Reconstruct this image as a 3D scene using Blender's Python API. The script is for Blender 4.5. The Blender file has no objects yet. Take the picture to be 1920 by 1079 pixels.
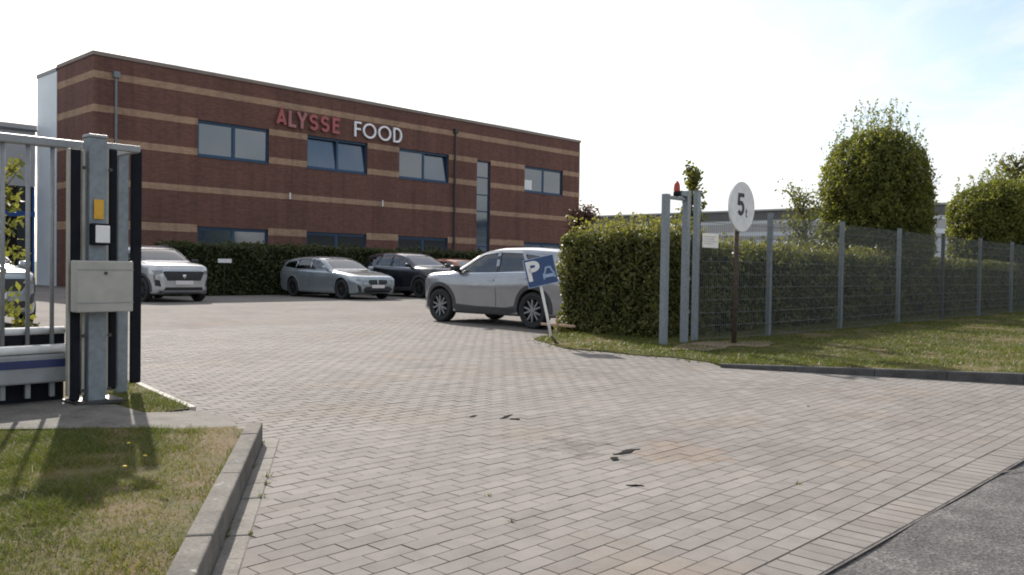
import bpy, bmesh, math, random
import numpy as np
from mathutils import Vector, Matrix
from mathutils.bvhtree import BVHTree

random.seed(7); RNG = np.random.default_rng(7)
R = math.radians
scene = bpy.context.scene
COL = scene.collection

# ------------------------------------------------------------------ camera
CAM_H = 1.15
cam_d = bpy.data.cameras.new('camera'); cam = bpy.data.objects.new('camera', cam_d); COL.objects.link(cam)
cam_d.sensor_width = 36.0; cam_d.lens = 1630.0/1920.0*36.0
cam_d.clip_start = 0.05; cam_d.clip_end = 2000
YAW = R(46.511)
cam.matrix_world = (Matrix.Translation((0, 0, CAM_H)) @ Matrix.Rotation(-YAW, 4, 'Z')
                    @ Matrix.Rotation(R(90-1.293), 4, 'X') @ Matrix.Rotation(R(0.9), 4, 'Z'))
scene.camera = cam

# ------------------------------------------------------------------ sky and sun
SUN_EL = R(32.5); SUN_AZ = math.atan2(0.369, 0.929)          # towards the sun: +Y, a little +X
world = bpy.data.worlds.new('World'); scene.world = world; world.use_nodes = True
wn = world.node_tree.nodes; wl = world.node_tree.links
for n in list(wn): wn.remove(n)
out = wn.new('ShaderNodeOutputWorld'); bg = wn.new('ShaderNodeBackground'); bg.inputs['Strength'].default_value = 0.135
sky = wn.new('ShaderNodeTexSky'); sky.sky_type = 'NISHITA'; sky.sun_disc = False
sky.sun_elevation = SUN_EL; sky.sun_rotation = SUN_AZ; sky.dust_density = 2.0; sky.air_density = 1.0; sky.ozone_density = 1.2
tc = wn.new('ShaderNodeTexCoord'); sep = wn.new('ShaderNodeSeparateXYZ'); wl.new(tc.outputs['Generated'], sep.inputs[0])
addz = wn.new('ShaderNodeMath'); addz.operation = 'ADD'; addz.inputs[1].default_value = 0.16; wl.new(sep.outputs[2], addz.inputs[0])
mx = wn.new('ShaderNodeMath'); mx.operation = 'MAXIMUM'; mx.inputs[1].default_value = 0.05; wl.new(addz.outputs[0], mx.inputs[0])
dx = wn.new('ShaderNodeMath'); dx.operation = 'DIVIDE'; wl.new(sep.outputs[0], dx.inputs[0]); wl.new(mx.outputs[0], dx.inputs[1])
dy = wn.new('ShaderNodeMath'); dy.operation = 'DIVIDE'; wl.new(sep.outputs[1], dy.inputs[0]); wl.new(mx.outputs[0], dy.inputs[1])
cmb = wn.new('ShaderNodeCombineXYZ'); wl.new(dx.outputs[0], cmb.inputs[0]); wl.new(dy.outputs[0], cmb.inputs[1])
cn = wn.new('ShaderNodeTexNoise'); cn.inputs['Scale'].default_value = 0.95; cn.inputs['Detail'].default_value = 9; cn.inputs['Roughness'].default_value = 0.60
cn.inputs['Distortion'].default_value = 0.5
wl.new(cmb.outputs[0], cn.inputs['Vector'])
cr = wn.new('ShaderNodeValToRGB'); cr.color_ramp.elements[0].position = 0.39; cr.color_ramp.elements[1].position = 0.57
cr.color_ramp.elements[0].color = (0.03, 0.03, 0.03, 1); cr.color_ramp.elements[1].color = (0.96, 0.96, 0.96, 1)
wl.new(cn.outputs['Fac'], cr.inputs[0])
mixc = wn.new('ShaderNodeMix'); mixc.data_type = 'RGBA'; wl.new(cr.outputs[0], mixc.inputs['Factor'])
wl.new(sky.outputs[0], mixc.inputs[6]); mixc.inputs[7].default_value = (5.4, 5.5, 5.6, 1)
wl.new(mixc.outputs[2], bg.inputs['Color']); wl.new(bg.outputs[0], out.inputs[0])

sun_d = bpy.data.lights.new('sun', 'SUN'); sun_d.energy = 5.0; sun_d.angle = R(0.6); sun_d.color = (1.0, 0.94, 0.86)
sun = bpy.data.objects.new('sun', sun_d); COL.objects.link(sun)
to_sun = Vector((math.sin(SUN_AZ)*math.cos(SUN_EL), math.cos(SUN_AZ)*math.cos(SUN_EL), math.sin(SUN_EL)))
sun.rotation_euler = (-to_sun).to_track_quat('-Z', 'Y').to_euler()

scene.view_settings.view_transform = 'Standard'; scene.view_settings.look = 'None'
scene.view_settings.exposure = 0.54; scene.view_settings.gamma = 1.0; scene.view_settings.use_curve_mapping = False
scene.render.engine = 'CYCLES'
scene.cycles.filter_width = 1.9; scene.cycles.max_bounces = 6; scene.cycles.transparent_max_bounces = 12

def proj(x, y, z):
    p = cam.matrix_world.inverted() @ Vector((x, y, z))
    if p.z > -0.1: return None
    return 960+p.x/-p.z*1630, 539.5-p.y/-p.z*1630

# ------------------------------------------------------------------ materials
MATS = {}
def nmat(name, rough=0.6, metal=0.0, spec=0.5):
    m = bpy.data.materials.new(name); m.use_nodes = True; MATS[name] = m
    b = m.node_tree.nodes['Principled BSDF']
    b.inputs['Roughness'].default_value = rough; b.inputs['Metallic'].default_value = metal
    b.inputs['Specular IOR Level'].default_value = spec
    return m, m.node_tree.nodes, m.node_tree.links, b
def N(nodes, t, **kw):
    n = nodes.new(t)
    for k, v in kw.items():
        if k in n.inputs: n.inputs[k].default_value = v
        else: setattr(n, k, v)
    return n
def ramp(nodes, links, src, stops):
    r = nodes.new('ShaderNodeValToRGB'); e = r.color_ramp.elements
    while len(e) < len(stops): e.new(0.5)
    for el, (p, c) in zip(e, stops): el.position = p; el.color = (*c, 1)
    links.new(src, r.inputs[0]); return r.outputs[0]
def mix(nodes, links, fac, a, b, mode='MIX'):
    m = nodes.new('ShaderNodeMix'); m.data_type = 'RGBA'; m.blend_type = mode
    for sock, v in ((m.inputs['Factor'], fac), (m.inputs[6], a), (m.inputs[7], b)):
        if hasattr(v, 'links'): links.new(v, sock)
        elif isinstance(v, (int, float)): sock.default_value = v
        else: sock.default_value = (*v, 1)
    return m.outputs[2]
def pos(nodes, links, scale=(1, 1, 1), obj=False):
    if obj: src = nodes.new('ShaderNodeTexCoord').outputs['Object']
    else: src = nodes.new('ShaderNodeNewGeometry').outputs['Position']
    mp = nodes.new('ShaderNodeMapping'); mp.inputs['Scale'].default_value = scale; links.new(src, mp.inputs[0]); return mp.outputs[0]
def noise(nodes, links, vec, scale, detail=4, rough=0.55):
    n = N(nodes, 'ShaderNodeTexNoise', Scale=scale, Detail=detail, Roughness=rough); links.new(vec, n.inputs['Vector']); return n.outputs['Fac']
def bump(nodes, links, b, h, strength=0.3, dist=0.01):
    bp = nodes.new('ShaderNodeBump'); bp.inputs['Strength'].default_value = strength; bp.inputs['Distance'].default_value = dist
    links.new(h, bp.inputs['Height']); links.new(bp.outputs[0], b.inputs['Normal'])
def simple(name, c, rough=0.5, metal=0.0, var=0.12, scale=6.0, bumps=0.0, spec=0.5, coat=0.0, stretch=(1, 1, 1)):
    m, n, l, b = nmat(name, rough, metal, spec)
    v = pos(n, l, stretch); f = noise(n, l, v, scale, 5)
    a = tuple(max(0, x*(1-var)) for x in c); d = tuple(min(1, x*(1+var)) for x in c)
    l.new(ramp(n, l, f, [(0.3, a), (0.7, d)]), b.inputs['Base Color'])
    if bumps: bump(n, l, b, noise(n, l, v, scale*8, 3), bumps, 0.004)
    if coat: b.inputs['Coat Weight'].default_value = coat; b.inputs['Coat Roughness'].default_value = 0.04
    return m

def brick_mat(name, swap=False, tan=False):
    m, n, l, b = nmat(name, 0.85, 0, 0.25)
    g = n.new('ShaderNodeNewGeometry'); s = n.new('ShaderNodeSeparateXYZ'); l.new(g.outputs['Position'], s.inputs[0])
    ad = N(n, 'ShaderNodeMath', operation='ADD'); l.new(s.outputs[0], ad.inputs[0]); l.new(s.outputs[1], ad.inputs[1])
    c = n.new('ShaderNodeCombineXYZ'); l.new(ad.outputs[0], c.inputs[0]); l.new(s.outputs[2], c.inputs[1])
    t = n.new('ShaderNodeTexBrick'); l.new(c.outputs[0], t.inputs['Vector'])
    t.inputs['Scale'].default_value = 1.0; t.inputs['Brick Width'].default_value = 0.22; t.inputs['Row Height'].default_value = 0.075
    t.inputs['Mortar Size'].default_value = 0.006; t.inputs['Mortar Smooth'].default_value = 0.2; t.inputs['Bias'].default_value = -0.1
    if tan:
        t.inputs['Color1'].default_value = (0.40, 0.265, 0.170, 1); t.inputs['Color2'].default_value = (0.31, 0.190, 0.125, 1); t.inputs['Mortar'].default_value = (0.27, 0.19, 0.15, 1)
    else:
        t.inputs['Color1'].default_value = (0.165, 0.077, 0.059, 1); t.inputs['Color2'].default_value = (0.116, 0.056, 0.044, 1); t.inputs['Mortar'].default_value = (0.145, 0.088, 0.072, 1)
    v = pos(n, l, (1, 1, 0.45)); f = noise(n, l, v, 0.55, 6, 0.6)
    col = mix(n, l, 0.75, t.outputs['Color'], ramp(n, l, f, [(0.25, (0.72, 0.72, 0.74)), (0.5, (1, 1, 1)), (0.78, (1.18, 1.12, 1.08))]), 'MULTIPLY')
    st = noise(n, l, pos(n, l, (3.2, 3.2, 0.16)), 1.0, 5, 0.6)
    col = mix(n, l, 0.8, col, ramp(n, l, st, [(0.30, (0.76, 0.76, 0.77)), (0.52, (1, 1, 1)), (0.75, (1.10, 1.08, 1.06))]), 'MULTIPLY')
    l.new(col, b.inputs['Base Color']); bump(n, l, b, t.outputs['Fac'], -0.4, 0.006)
    return m
brick_mat('brick'); brick_mat('brick_tan', tan=True)

def paver_colour(n, l, tone):
    """colour of the concrete pavers: per-stone tone, patches, stains, a rusty bloom"""
    v = pos(n, l)
    fine = noise(n, l, v, 140, 3, 0.7); mid = noise(n, l, v, 5.5, 5, 0.65); big = noise(n, l, v, 0.55, 5, 0.6); rust = noise(n, l, v, 0.8, 3, 0.5)
    base = ramp(n, l, tone, [(0.0, (0.178, 0.163, 0.149)), (0.5, (0.199, 0.182, 0.167)), (1.0, (0.220, 0.201, 0.185))])
    base = mix(n, l, 0.5, base, ramp(n, l, fine, [(0.25, (0.72, 0.72, 0.72)), (0.75, (1.22, 1.22, 1.22))]), 'MULTIPLY')
    base = mix(n, l, 0.75, base, ramp(n, l, mid, [(0.3, (0.80, 0.79, 0.79)), (0.52, (1, 1, 1)), (0.75, (1.12, 1.12, 1.11))]), 'MULTIPLY')
    base = mix(n, l, 0.8, base, ramp(n, l, big, [(0.3, (0.84, 0.83, 0.83)), (0.55, (1.02, 1.02, 1.02)), (0.75, (1.10, 1.10, 1.08))]), 'MULTIPLY')
    base = mix(n, l, 0.85, base, ramp(n, l, rust, [(0.55, (1, 1, 1)), (0.72, (1.06, 0.97, 0.88))]), 'MULTIPLY')
    oil = noise(n, l, v, 1.15, 6, 0.7); base = mix(n, l, 0.8, base, ramp(n, l, oil, [(0.22, (0.74, 0.74, 0.75)), (0.46, (1, 1, 1))]), 'MULTIPLY')
    trk = noise(n, l, pos(n, l, (0.9, 0.22, 1)), 1.6, 4, 0.6); base = mix(n, l, 0.7, base, ramp(n, l, trk, [(0.32, (0.86, 0.855, 0.85)), (0.5, (1, 1, 1))]), 'MULTIPLY')
    gg = n.new('ShaderNodeNewGeometry'); od = N(n, 'ShaderNodeVectorMath', operation='DISTANCE'); l.new(gg.outputs['Position'], od.inputs[0]); od.inputs[1].default_value = (4.75, 2.95, 0)
    ow = N(n, 'ShaderNodeMath', operation='MULTIPLY_ADD'); l.new(noise(n, l, v, 2.6, 5, 0.65), ow.inputs[0]); ow.inputs[1].default_value = 1.3; l.new(od.outputs['Value'], ow.inputs[2])
    base = mix(n, l, 0.9, base, ramp(n, l, ow.outputs[0], [(0.85, (1.07, 0.95, 0.84)), (1.0, (1, 1, 1))]), 'MULTIPLY')
    # tyre-blackened worn patch in the middle of the drive
    g = n.new('ShaderNodeNewGeometry'); vd = N(n, 'ShaderNodeVectorMath', operation='DISTANCE'); l.new(g.outputs['Position'], vd.inputs[0]); vd.inputs[1].default_value = (4.35, 3.55, 0)
    wob = N(n, 'ShaderNodeMath', operation='MULTIPLY_ADD'); l.new(mid, wob.inputs[0]); wob.inputs[1].default_value = 1.5; l.new(vd.outputs['Value'], wob.inputs[2])
    return mix(n, l, 0.9, base, ramp(n, l, wob.outputs[0], [(0.9, (0.70, 0.69, 0.69)), (1.0, (1, 1, 1))]), 'MULTIPLY'), mid, fine
def paver_mat():
    m, n, l, b = nmat('paver', 0.9, 0, 0.2)
    a = n.new('ShaderNodeAttribute'); a.attribute_name = 'tone'
    c, mid, fine = paver_colour(n, l, a.outputs['Fac']); l.new(c, b.inputs['Base Color']); bump(n, l, b, fine, 0.35, 0.003)
paver_mat()
def lot_mat():
    m, n, l, b = nmat('lot_paving', 0.95, 0, 0.1)
    v = pos(n, l)
    t = n.new('ShaderNodeTexBrick'); l.new(v, t.inputs['Vector']); t.inputs['Scale'].default_value = 1.0
    t.inputs['Brick Width'].default_value = 0.199; t.inputs['Row Height'].default_value = 0.0975; t.inputs['Mortar Size'].default_value = 0.004; t.inputs['Mortar Smooth'].default_value = 0.3
    t.inputs['Color1'].default_value = (0.1, 0.1, 0.1, 1); t.inputs['Color2'].default_value = (0.9, 0.9, 0.9, 1); t.inputs['Mortar'].default_value = (0, 0, 0, 1)
    c, mid, fine = paver_colour(n, l, t.outputs['Color'])
    c = mix(n, l, t.outputs['Fac'], c, (0.112, 0.100, 0.091)); l.new(c, b.inputs['Base Color']); bump(n, l, b, t.outputs['Fac'], -0.35, 0.004)
lot_mat()
simple('joint_sand', (0.098, 0.086, 0.077), 0.95, var=0.35, scale=9)
def asphalt():
    m, n, l, b = nmat('asphalt', 0.85, 0, 0.35); v = pos(n, l)
    f = noise(n, l, v, 95, 3, 0.8); g = noise(n, l, v, 3.2, 6, 0.65)
    vo = N(n, 'ShaderNodeTexVoronoi', Scale=75.0); l.new(v, vo.inputs['Vector'])
    c = ramp(n, l, g, [(0.3, (0.048, 0.045, 0.044)), (0.52, (0.082, 0.077, 0.074)), (0.7, (0.125, 0.116, 0.110))])
    c = mix(n, l, 0.75, c, ramp(n, l, vo.outputs['Color'], [(0.2, (0.55, 0.55, 0.56)), (0.6, (1, 1, 1)), (0.9, (1.7, 1.65, 1.6))]), 'MULTIPLY')
    c = mix(n, l, 0.5, c, ramp(n, l, f, [(0.3, (0.6, 0.6, 0.6)), (0.7, (1.4, 1.4, 1.4))]), 'MULTIPLY')
    l.new(c, b.inputs['Base Color']); bump(n, l, b, vo.outputs['Distance'], 0.6, 0.006)
asphalt()
CONC = (0.140, 0.130, 0.117)
def weathered(name, c, spot=(0.34, 0.33, 0.30)):
    m, n, l, b = nmat(name, 0.9, 0, 0.2); v = pos(n, l)
    f = noise(n, l, v, 4.5, 7, 0.68); g = noise(n, l, v, 60, 4, 0.7); s = noise(n, l, v, 13, 5, 0.7)
    k = ramp(n, l, f, [(0.28, tuple(x*.52 for x in c)), (0.5, c), (0.72, tuple(x*1.28 for x in c))])
    k = mix(n, l, 0.8, k, ramp(n, l, g, [(0.28, (0.62, 0.62, 0.60)), (0.72, (1.35, 1.34, 1.32))]), 'MULTIPLY')
    l.new(mix(n, l, ramp(n, l, s, [(0.64, (0, 0, 0)), (0.70, (0.75, 0.75, 0.75))]), k, spot), b.inputs['Base Color']); bump(n, l, b, g, 0.6, 0.006)
weathered('kerb_concrete', (0.132, 0.122, 0.109))
weathered('gutter_concrete', (0.190, 0.176, 0.160), (0.24, 0.23, 0.21))
weathered('concrete', CONC, (0.21, 0.20, 0.18))
weathered('dark_kerb', (0.085, 0.082, 0.080), (0.16, 0.155, 0.15))
def soil_mat(name, stops, sc):
    m, n, l, b = nmat(name, 0.95, 0, 0.15); v = pos(n, l); f = noise(n, l, v, sc, 7, 0.68)
    l.new(ramp(n, l, f, stops), b.inputs['Base Color']); bump(n, l, b, noise(n, l, v, sc*14, 4), 0.7, 0.012)
soil_mat('turf_soil', [(0.32, (0.062, 0.070, 0.022)), (0.48, (0.105, 0.084, 0.042)), (0.66, (0.150, 0.102, 0.062))], 2.6)
soil_mat('dry_soil', [(0.3, (0.14, 0.105, 0.07)), (0.7, (0.23, 0.18, 0.13))], 4)
soil_mat('far_ground', [(0.3, (0.09, 0.10, 0.045)), (0.7, (0.15, 0.14, 0.075))], 0.4)

def leafy(name, dark, midc, light, trans=0.45):
    m = bpy.data.materials.new(name); m.use_nodes = True; MATS[name] = m; n = m.node_tree.nodes; l = m.node_tree.links
    b = n['Principled BSDF']; o = n['Material Output']
    a = n.new('ShaderNodeAttribute'); a.attribute_name = 'tone'
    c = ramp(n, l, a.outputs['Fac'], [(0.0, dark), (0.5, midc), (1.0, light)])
    l.new(c, b.inputs['Base Color']); b.inputs['Roughness'].default_value = 0.5; b.inputs['Specular IOR Level'].default_value = 0.3
    t = n.new('ShaderNodeBsdfTranslucent'); l.new(mix(n, l, 1.0, c, (1.35, 1.45, 0.7), 'MULTIPLY'), t.inputs[0])
    ms = n.new('ShaderNodeMixShader'); ms.inputs[0].default_value = trans; l.new(b.outputs[0], ms.inputs[1]); l.new(t.outputs[0], ms.inputs[2]); l.new(ms.outputs[0], o.inputs[0])
leafy('hedge_leaf', (0.060, 0.066, 0.021), (0.124, 0.125, 0.038), (0.220, 0.200, 0.066), 0.42)
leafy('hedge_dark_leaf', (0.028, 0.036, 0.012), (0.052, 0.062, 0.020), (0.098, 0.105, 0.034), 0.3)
leafy('bush_leaf', (0.064, 0.074, 0.017), (0.145, 0.150, 0.034), (0.26, 0.24, 0.060), 0.5)
simple('wire', (0.125, 0.136, 0.134), 0.6, 0.1, var=0.15, scale=12)
simple('edging', (0.34, 0.32, 0.28), 0.85, var=0.25, scale=10)
simple('cabin', (0.055, 0.055, 0.058), 0.8, var=0.2)
leafy('plum_leaf', (0.030, 0.014, 0.018), (0.060, 0.028, 0.030), (0.10, 0.055, 0.045), 0.3)
leafy('sprout_leaf', (0.065, 0.072, 0.022), (0.135, 0.132, 0.038), (0.24, 0.215, 0.065), 0.45)
leafy('grass_blade', (0.060, 0.082, 0.016), (0.120, 0.130, 0.028), (0.225, 0.185, 0.070), 0.35)
simple('flower_yellow', (0.62, 0.45, 0.03), 0.7)
simple('scrap_dark', (0.009, 0.008, 0.007), 0.95, var=0.3, spec=0.1)
simple('green_stem', (0.10, 0.09, 0.035), 0.8, var=0.3)
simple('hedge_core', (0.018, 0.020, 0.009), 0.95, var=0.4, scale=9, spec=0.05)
simple('bark', (0.085, 0.060, 0.042), 0.9, var=0.35, scale=18, bumps=0.5)
simple('galvanised', (0.195, 0.220, 0.240), 0.55, 0.25, var=0.16, scale=24, bumps=0.05)
simple('gate_alu', (0.84, 0.84, 0.83), 0.25, 0.0, var=0.10, scale=10)
simple('gate_grey', (0.26, 0.265, 0.27), 0.5, 0.2, var=0.12, scale=10)
simple('rubber', (0.008, 0.009, 0.014), 0.8, var=0.3, scale=12, spec=0.2)
simple('navy', (0.018, 0.028, 0.10), 0.45, var=0.15, scale=10)
simple('cabinet', (0.36, 0.345, 0.31), 0.55, var=0.14, scale=5)
simple('cream_trim', (0.34, 0.32, 0.27), 0.5, var=0.1, scale=12)
simple('yellow_tag', (0.62, 0.33, 0.02), 0.5, var=0.12, scale=30)
simple('white_paint', (0.72, 0.71, 0.69), 0.45, var=0.06, scale=10)
simple('sign_white', (0.70, 0.69, 0.67), 0.45, var=0.10, scale=9)
simple('sign_black', (0.012, 0.012, 0.013), 0.5)
simple('sign_blue', (0.026, 0.060, 0.165), 0.4, var=0.15, scale=8)
simple('pale_blue', (0.30, 0.38, 0.52), 0.5, var=0.15, scale=16)
simple('rust_post', (0.075, 0.052, 0.040), 0.8, 0.2, var=0.35, scale=22, bumps=0.2)
simple('red_lens', (0.36, 0.030, 0.015), 0.25, var=0.1)
simple('wood', (0.36, 0.25, 0.17), 0.8, var=0.25, scale=14, stretch=(1, 1, 6))
simple('coping', (0.23, 0.185, 0.16), 0.7, 0.0, var=0.12, scale=2)
simple('blue_frame', (0.011, 0.050, 0.112), 0.45, var=0.15, scale=6)
simple('bright_blue', (0.012, 0.065, 0.24), 0.4, var=0.1, scale=6)
simple('pipe_grey', (0.17, 0.185, 0.19), 0.5, 0.3, var=0.15, scale=8)
simple('pipe_dark', (0.045, 0.042, 0.042), 0.5, 0.2, var=0.15, scale=8)
simple('panel_white', (0.62, 0.66, 0.70), 0.5, 0.0, var=0.05, scale=1.2)
simple('panel_grey', (0.38, 0.38, 0.385), 0.5, 0.0, var=0.07, scale=1.2)
simple('panel_dark', (0.10, 0.10, 0.105), 0.5, 0.1, var=0.1, scale=1)
simple('letter_red', (0.36, 0.085, 0.085), 0.45, var=0.15, scale=5)
simple('letter_faded', (0.34, 0.135, 0.135), 0.45, var=0.15, scale=5)
simple('letter_white', (0.84, 0.82, 0.84), 0.4, var=0.04, scale=5)
simple('interior', (0.03, 0.03, 0.032), 0.8, var=0.2)
simple('blind', (0.33, 0.34, 0.35), 0.8, var=0.08, scale=3)
def pane_mat(name, c, ior=2.1):
    m, n, l, b = nmat(name, 0.06, 0, 0.5); b.inputs['IOR'].default_value = ior
    v = pos(n, l); f = noise(n, l, v, 0.5, 4)
    l.new(ramp(n, l, f, [(0.3, tuple(x*.75 for x in c)), (0.7, tuple(x*1.25 for x in c))]), b.inputs['Base Color'])
    bump(n, l, b, noise(n, l, v, 0.9, 2), 0.05, 0.05)
pane_mat('pane', (0.036, 0.058, 0.084), 2.1); pane_mat('pane_mid', (0.034, 0.052, 0.074), 2.2); pane_mat('pane_blind', (0.070, 0.092, 0.112), 2.0); pane_mat('pane_dark', (0.012, 0.014, 0.016), 1.6); pane_mat('lamp_lens', (0.13, 0.14, 0.15), 2.0); pane_mat('tail_lens', (0.28, 0.012, 0.010), 1.6)
def car_glass():
    m = bpy.data.materials.new('car_glass'); m.use_nodes = True; MATS['car_glass'] = m; n = m.node_tree.nodes; l = m.node_tree.links
    n.remove(n['Principled BSDF']); o = n['Material Output']
    t = n.new('ShaderNodeBsdfTransparent'); t.inputs[0].default_value = (0.90, 0.94, 0.91, 1); g = n.new('ShaderNodeBsdfGlossy'); g.inputs['Roughness'].default_value = 0.03
    f = n.new('ShaderNodeFresnel'); f.inputs['IOR'].default_value = 2.0
    s = n.new('ShaderNodeMixShader'); l.new(f.outputs[0], s.inputs[0]); l.new(t.outputs[0], s.inputs[1]); l.new(g.outputs[0], s.inputs[2]); l.new(s.outputs[0], o.inputs[0])
car_glass()
def screen_glass():
    m = MATS['car_glass'].copy(); m.name = 'windscreen_glass'; MATS['windscreen_glass'] = m
    for q in m.node_tree.nodes:
        if q.type == 'FRESNEL': q.inputs['IOR'].default_value = 2.7
        if q.type == 'BSDF_TRANSPARENT': q.inputs[0].default_value = (0.62, 0.70, 0.70, 1)
screen_glass()
def paint(name, c, metal=0.5, rough=0.24):
    m, n, l, b = nmat(name, rough, metal, 0.5); v = pos(n, l, obj=True)
    f = noise(n, l, v, 2.5, 6, 0.6); l.new(ramp(n, l, f, [(0.3, tuple(x*.90 for x in c)), (0.7, tuple(min(1, x*1.06) for x in c))]), b.inputs['Base Color'])
    b.inputs['Coat Weight'].default_value = 1.0; b.inputs['Coat Roughness'].default_value = 0.04
paint('paint_silver', (0.285, 0.292, 0.312)); paint('paint_pearl', (0.46, 0.46, 0.475)); paint('paint_slate', (0.30, 0.335, 0.355)); paint('paint_black', (0.010, 0.012, 0.019), 0.1)
paint('paint_copper', (0.36, 0.10, 0.03)); paint('paint_grey', (0.24, 0.225, 0.255)); paint('paint_ice', (0.24, 0.275, 0.30))
simple('cladding', (0.045, 0.045, 0.047), 0.6, var=0.15)
simple('tyre_rubber', (0.016, 0.016, 0.017), 0.8, var=0.25, scale=20)
simple('alloy', (0.24, 0.24, 0.25), 0.4, 0.5, var=0.05); simple('alloy_dark', (0.025, 0.025, 0.027), 0.45, 0.3)
simple('chrome', (0.70, 0.70, 0.72), 0.2, 0.95, var=0.03)
simple('plate_white', (0.66, 0.60, 0.59), 0.5, var=0.06, scale=30)

# ------------------------------------------------------------------ mesh helpers
class MB:
    def __init__(s): s.v = []; s.f = []
    def add(s, vs, fs):
        k = len(s.v); s.v += [tuple(map(float, p)) for p in vs]; s.f += [tuple(i+k for i in f) for f in fs]; return s
    def box(s, x0, x1, y0, y1, z0, z1, bot=True):
        vs = [(x0, y0, z0), (x1, y0, z0), (x1, y1, z0), (x0, y1, z0), (x0, y0, z1), (x1, y0, z1), (x1, y1, z1), (x0, y1, z1)]
        fs = [(4, 5, 6, 7), (0, 1, 5, 4), (1, 2, 6, 5), (2, 3, 7, 6), (3, 0, 4, 7)]
        if bot: fs.append((3, 2, 1, 0))
        return s.add(vs, fs)
    def cbox(s, x0, x1, y0, y1, z0, z1, c=0.006):
        """box with chamfered edges"""
        bm = bmesh.new(); r = bmesh.ops.create_cube(bm, size=1.0)
        for v in bm.verts: v.co = Vector(((x0+x1)/2+v.co.x*(x1-x0), (y0+y1)/2+v.co.y*(y1-y0), (z0+z1)/2+v.co.z*(z1-z0)))
        bmesh.ops.bevel(bm, geom=list(bm.edges), offset=c, segments=2, affect='EDGES', profile=0.5)
        bm.verts.index_update(); s.add([v.co[:] for v in bm.verts], [[v.index for v in f.verts] for f in bm.faces]); bm.free(); return s
    def tube(s, pts, rad, n=8, cap=True):
        pts = [Vector(p) for p in pts]; rads = rad if isinstance(rad, (list, tuple)) else [rad]*len(pts); rings = []
        for i, p in enumerate(pts):
            d = (pts[min(i+1, len(pts)-1)]-pts[max(i-1, 0)]).normalized()
            a = d.cross(Vector((0, 0, 1)) if abs(d.z) < 0.9 else Vector((1, 0, 0))).normalized(); b = d.cross(a)
            rings.append([p+(a*math.cos(2*math.pi*k/n)+b*math.sin(2*math.pi*k/n))*rads[i] for k in range(n)])
        vs = [q for r in rings for q in r]; fs = []
        for i in range(len(pts)-1):
            for k in range(n): fs.append((i*n+k, i*n+(k+1) % n, (i+1)*n+(k+1) % n, (i+1)*n+k))
        if cap: fs += [tuple(range(n))[::-1], tuple((len(pts)-1)*n+k for k in range(n))]
        return s.add(vs, fs)
    def prism(s, poly, z0, z1):
        n = len(poly); vs = [(x, y, z0) for x, y in poly]+[(x, y, z1) for x, y in poly]
        return s.add(vs, [tuple(range(n, 2*n)), tuple(range(n))[::-1]]+[(i, (i+1) % n, n+(i+1) % n, n+i) for i in range(n)])
    def lathe(s, prof, n=32, axis='z'):
        vs = []; fs = []
        for k in range(n):
            a = 2*math.pi*k/n
            for r, h in prof:
                p = (r*math.cos(a), r*math.sin(a), h)
                vs.append(p if axis == 'z' else (p[0], h, p[1]))
        m = len(prof)
        for k in range(n):
            for i in range(m-1): fs.append((k*m+i, ((k+1) % n)*m+i, ((k+1) % n)*m+i+1, k*m+i+1))
        return s.add(vs, fs)
    def mesh(s, name, smooth=False):
        me = bpy.data.meshes.new(name); me.from_pydata(s.v, [], s.f); me.update()
        bm = bmesh.new(); bm.from_mesh(me); bmesh.ops.recalc_face_normals(bm, faces=bm.faces); bm.to_mesh(me); bm.free()
        if smooth: me.polygons.foreach_set('use_smooth', [True]*len(me.polygons))
        return me
    def build(s, name, mat, parent=None, smooth=False): return link(name, s.mesh(name, smooth), mat, parent)
def link(name, me, mat, parent=None):
    o = bpy.data.objects.new(name, me); COL.objects.link(o); o.parent = parent
    if mat and not me.materials: me.materials.append(MATS[mat])
    return o
def tag(o, label, cat, group=None):
    o['label'] = label; o['category'] = cat
    if group: o['group'] = group
    return o
def thing(name, label, cat, loc=(0, 0, 0), rz=0.0, group=None):
    o = bpy.data.objects.new(name, None); COL.objects.link(o); o.location = loc; o.rotation_euler = (0, 0, rz); o.empty_display_size = 0.2
    return tag(o, label, cat, group)
def struct(name, o_or_mb, mat=None):
    o = o_or_mb.build(name, mat) if isinstance(o_or_mb, MB) else o_or_mb
    o['kind'] = 'structure'; return o
def smooth_by_angle(me, ang=40):
    me.polygons.foreach_set('use_smooth', [True]*len(me.polygons))
    bm = bmesh.new(); bm.from_mesh(me); c = R(ang)
    for e in bm.edges: e.smooth = not (len(e.link_faces) == 2 and e.calc_face_angle(0) > c)
    bm.to_mesh(me); bm.free()
def poly_grid(poly, step, cut=True):
    """a flat polygon cut into a grid of cells; returns a bmesh"""
    bm = bmesh.new(); bm.faces.new([bm.verts.new((x, y, 0)) for x, y in poly])
    if cut:
        xs = [p[0] for p in poly]; ys = [p[1] for p in poly]
        sx = step if not isinstance(step, tuple) else step[0]; sy = step if not isinstance(step, tuple) else step[1]
        for i in range(1, int((max(xs)-min(xs))/sx)+1): bmesh.ops.bisect_plane(bm, geom=bm.verts[:]+bm.edges[:]+bm.faces[:], plane_co=(min(xs)+i*sx, 0, 0), plane_no=(1, 0, 0))
        for i in range(1, int((max(ys)-min(ys))/sy)+1): bmesh.ops.bisect_plane(bm, geom=bm.verts[:]+bm.edges[:]+bm.faces[:], plane_co=(0, min(ys)+i*sy, 0), plane_no=(0, 1, 0))
    return bm
def bm_obj(bm, name, mat, parent=None, smooth=False):
    bmesh.ops.recalc_face_normals(bm, faces=bm.faces)
    me = bpy.data.meshes.new(name); bm.to_mesh(me); bm.free()
    if smooth: me.polygons.foreach_set('use_smooth', [True]*len(me.polygons))
    return link(name, me, mat, parent)
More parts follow.
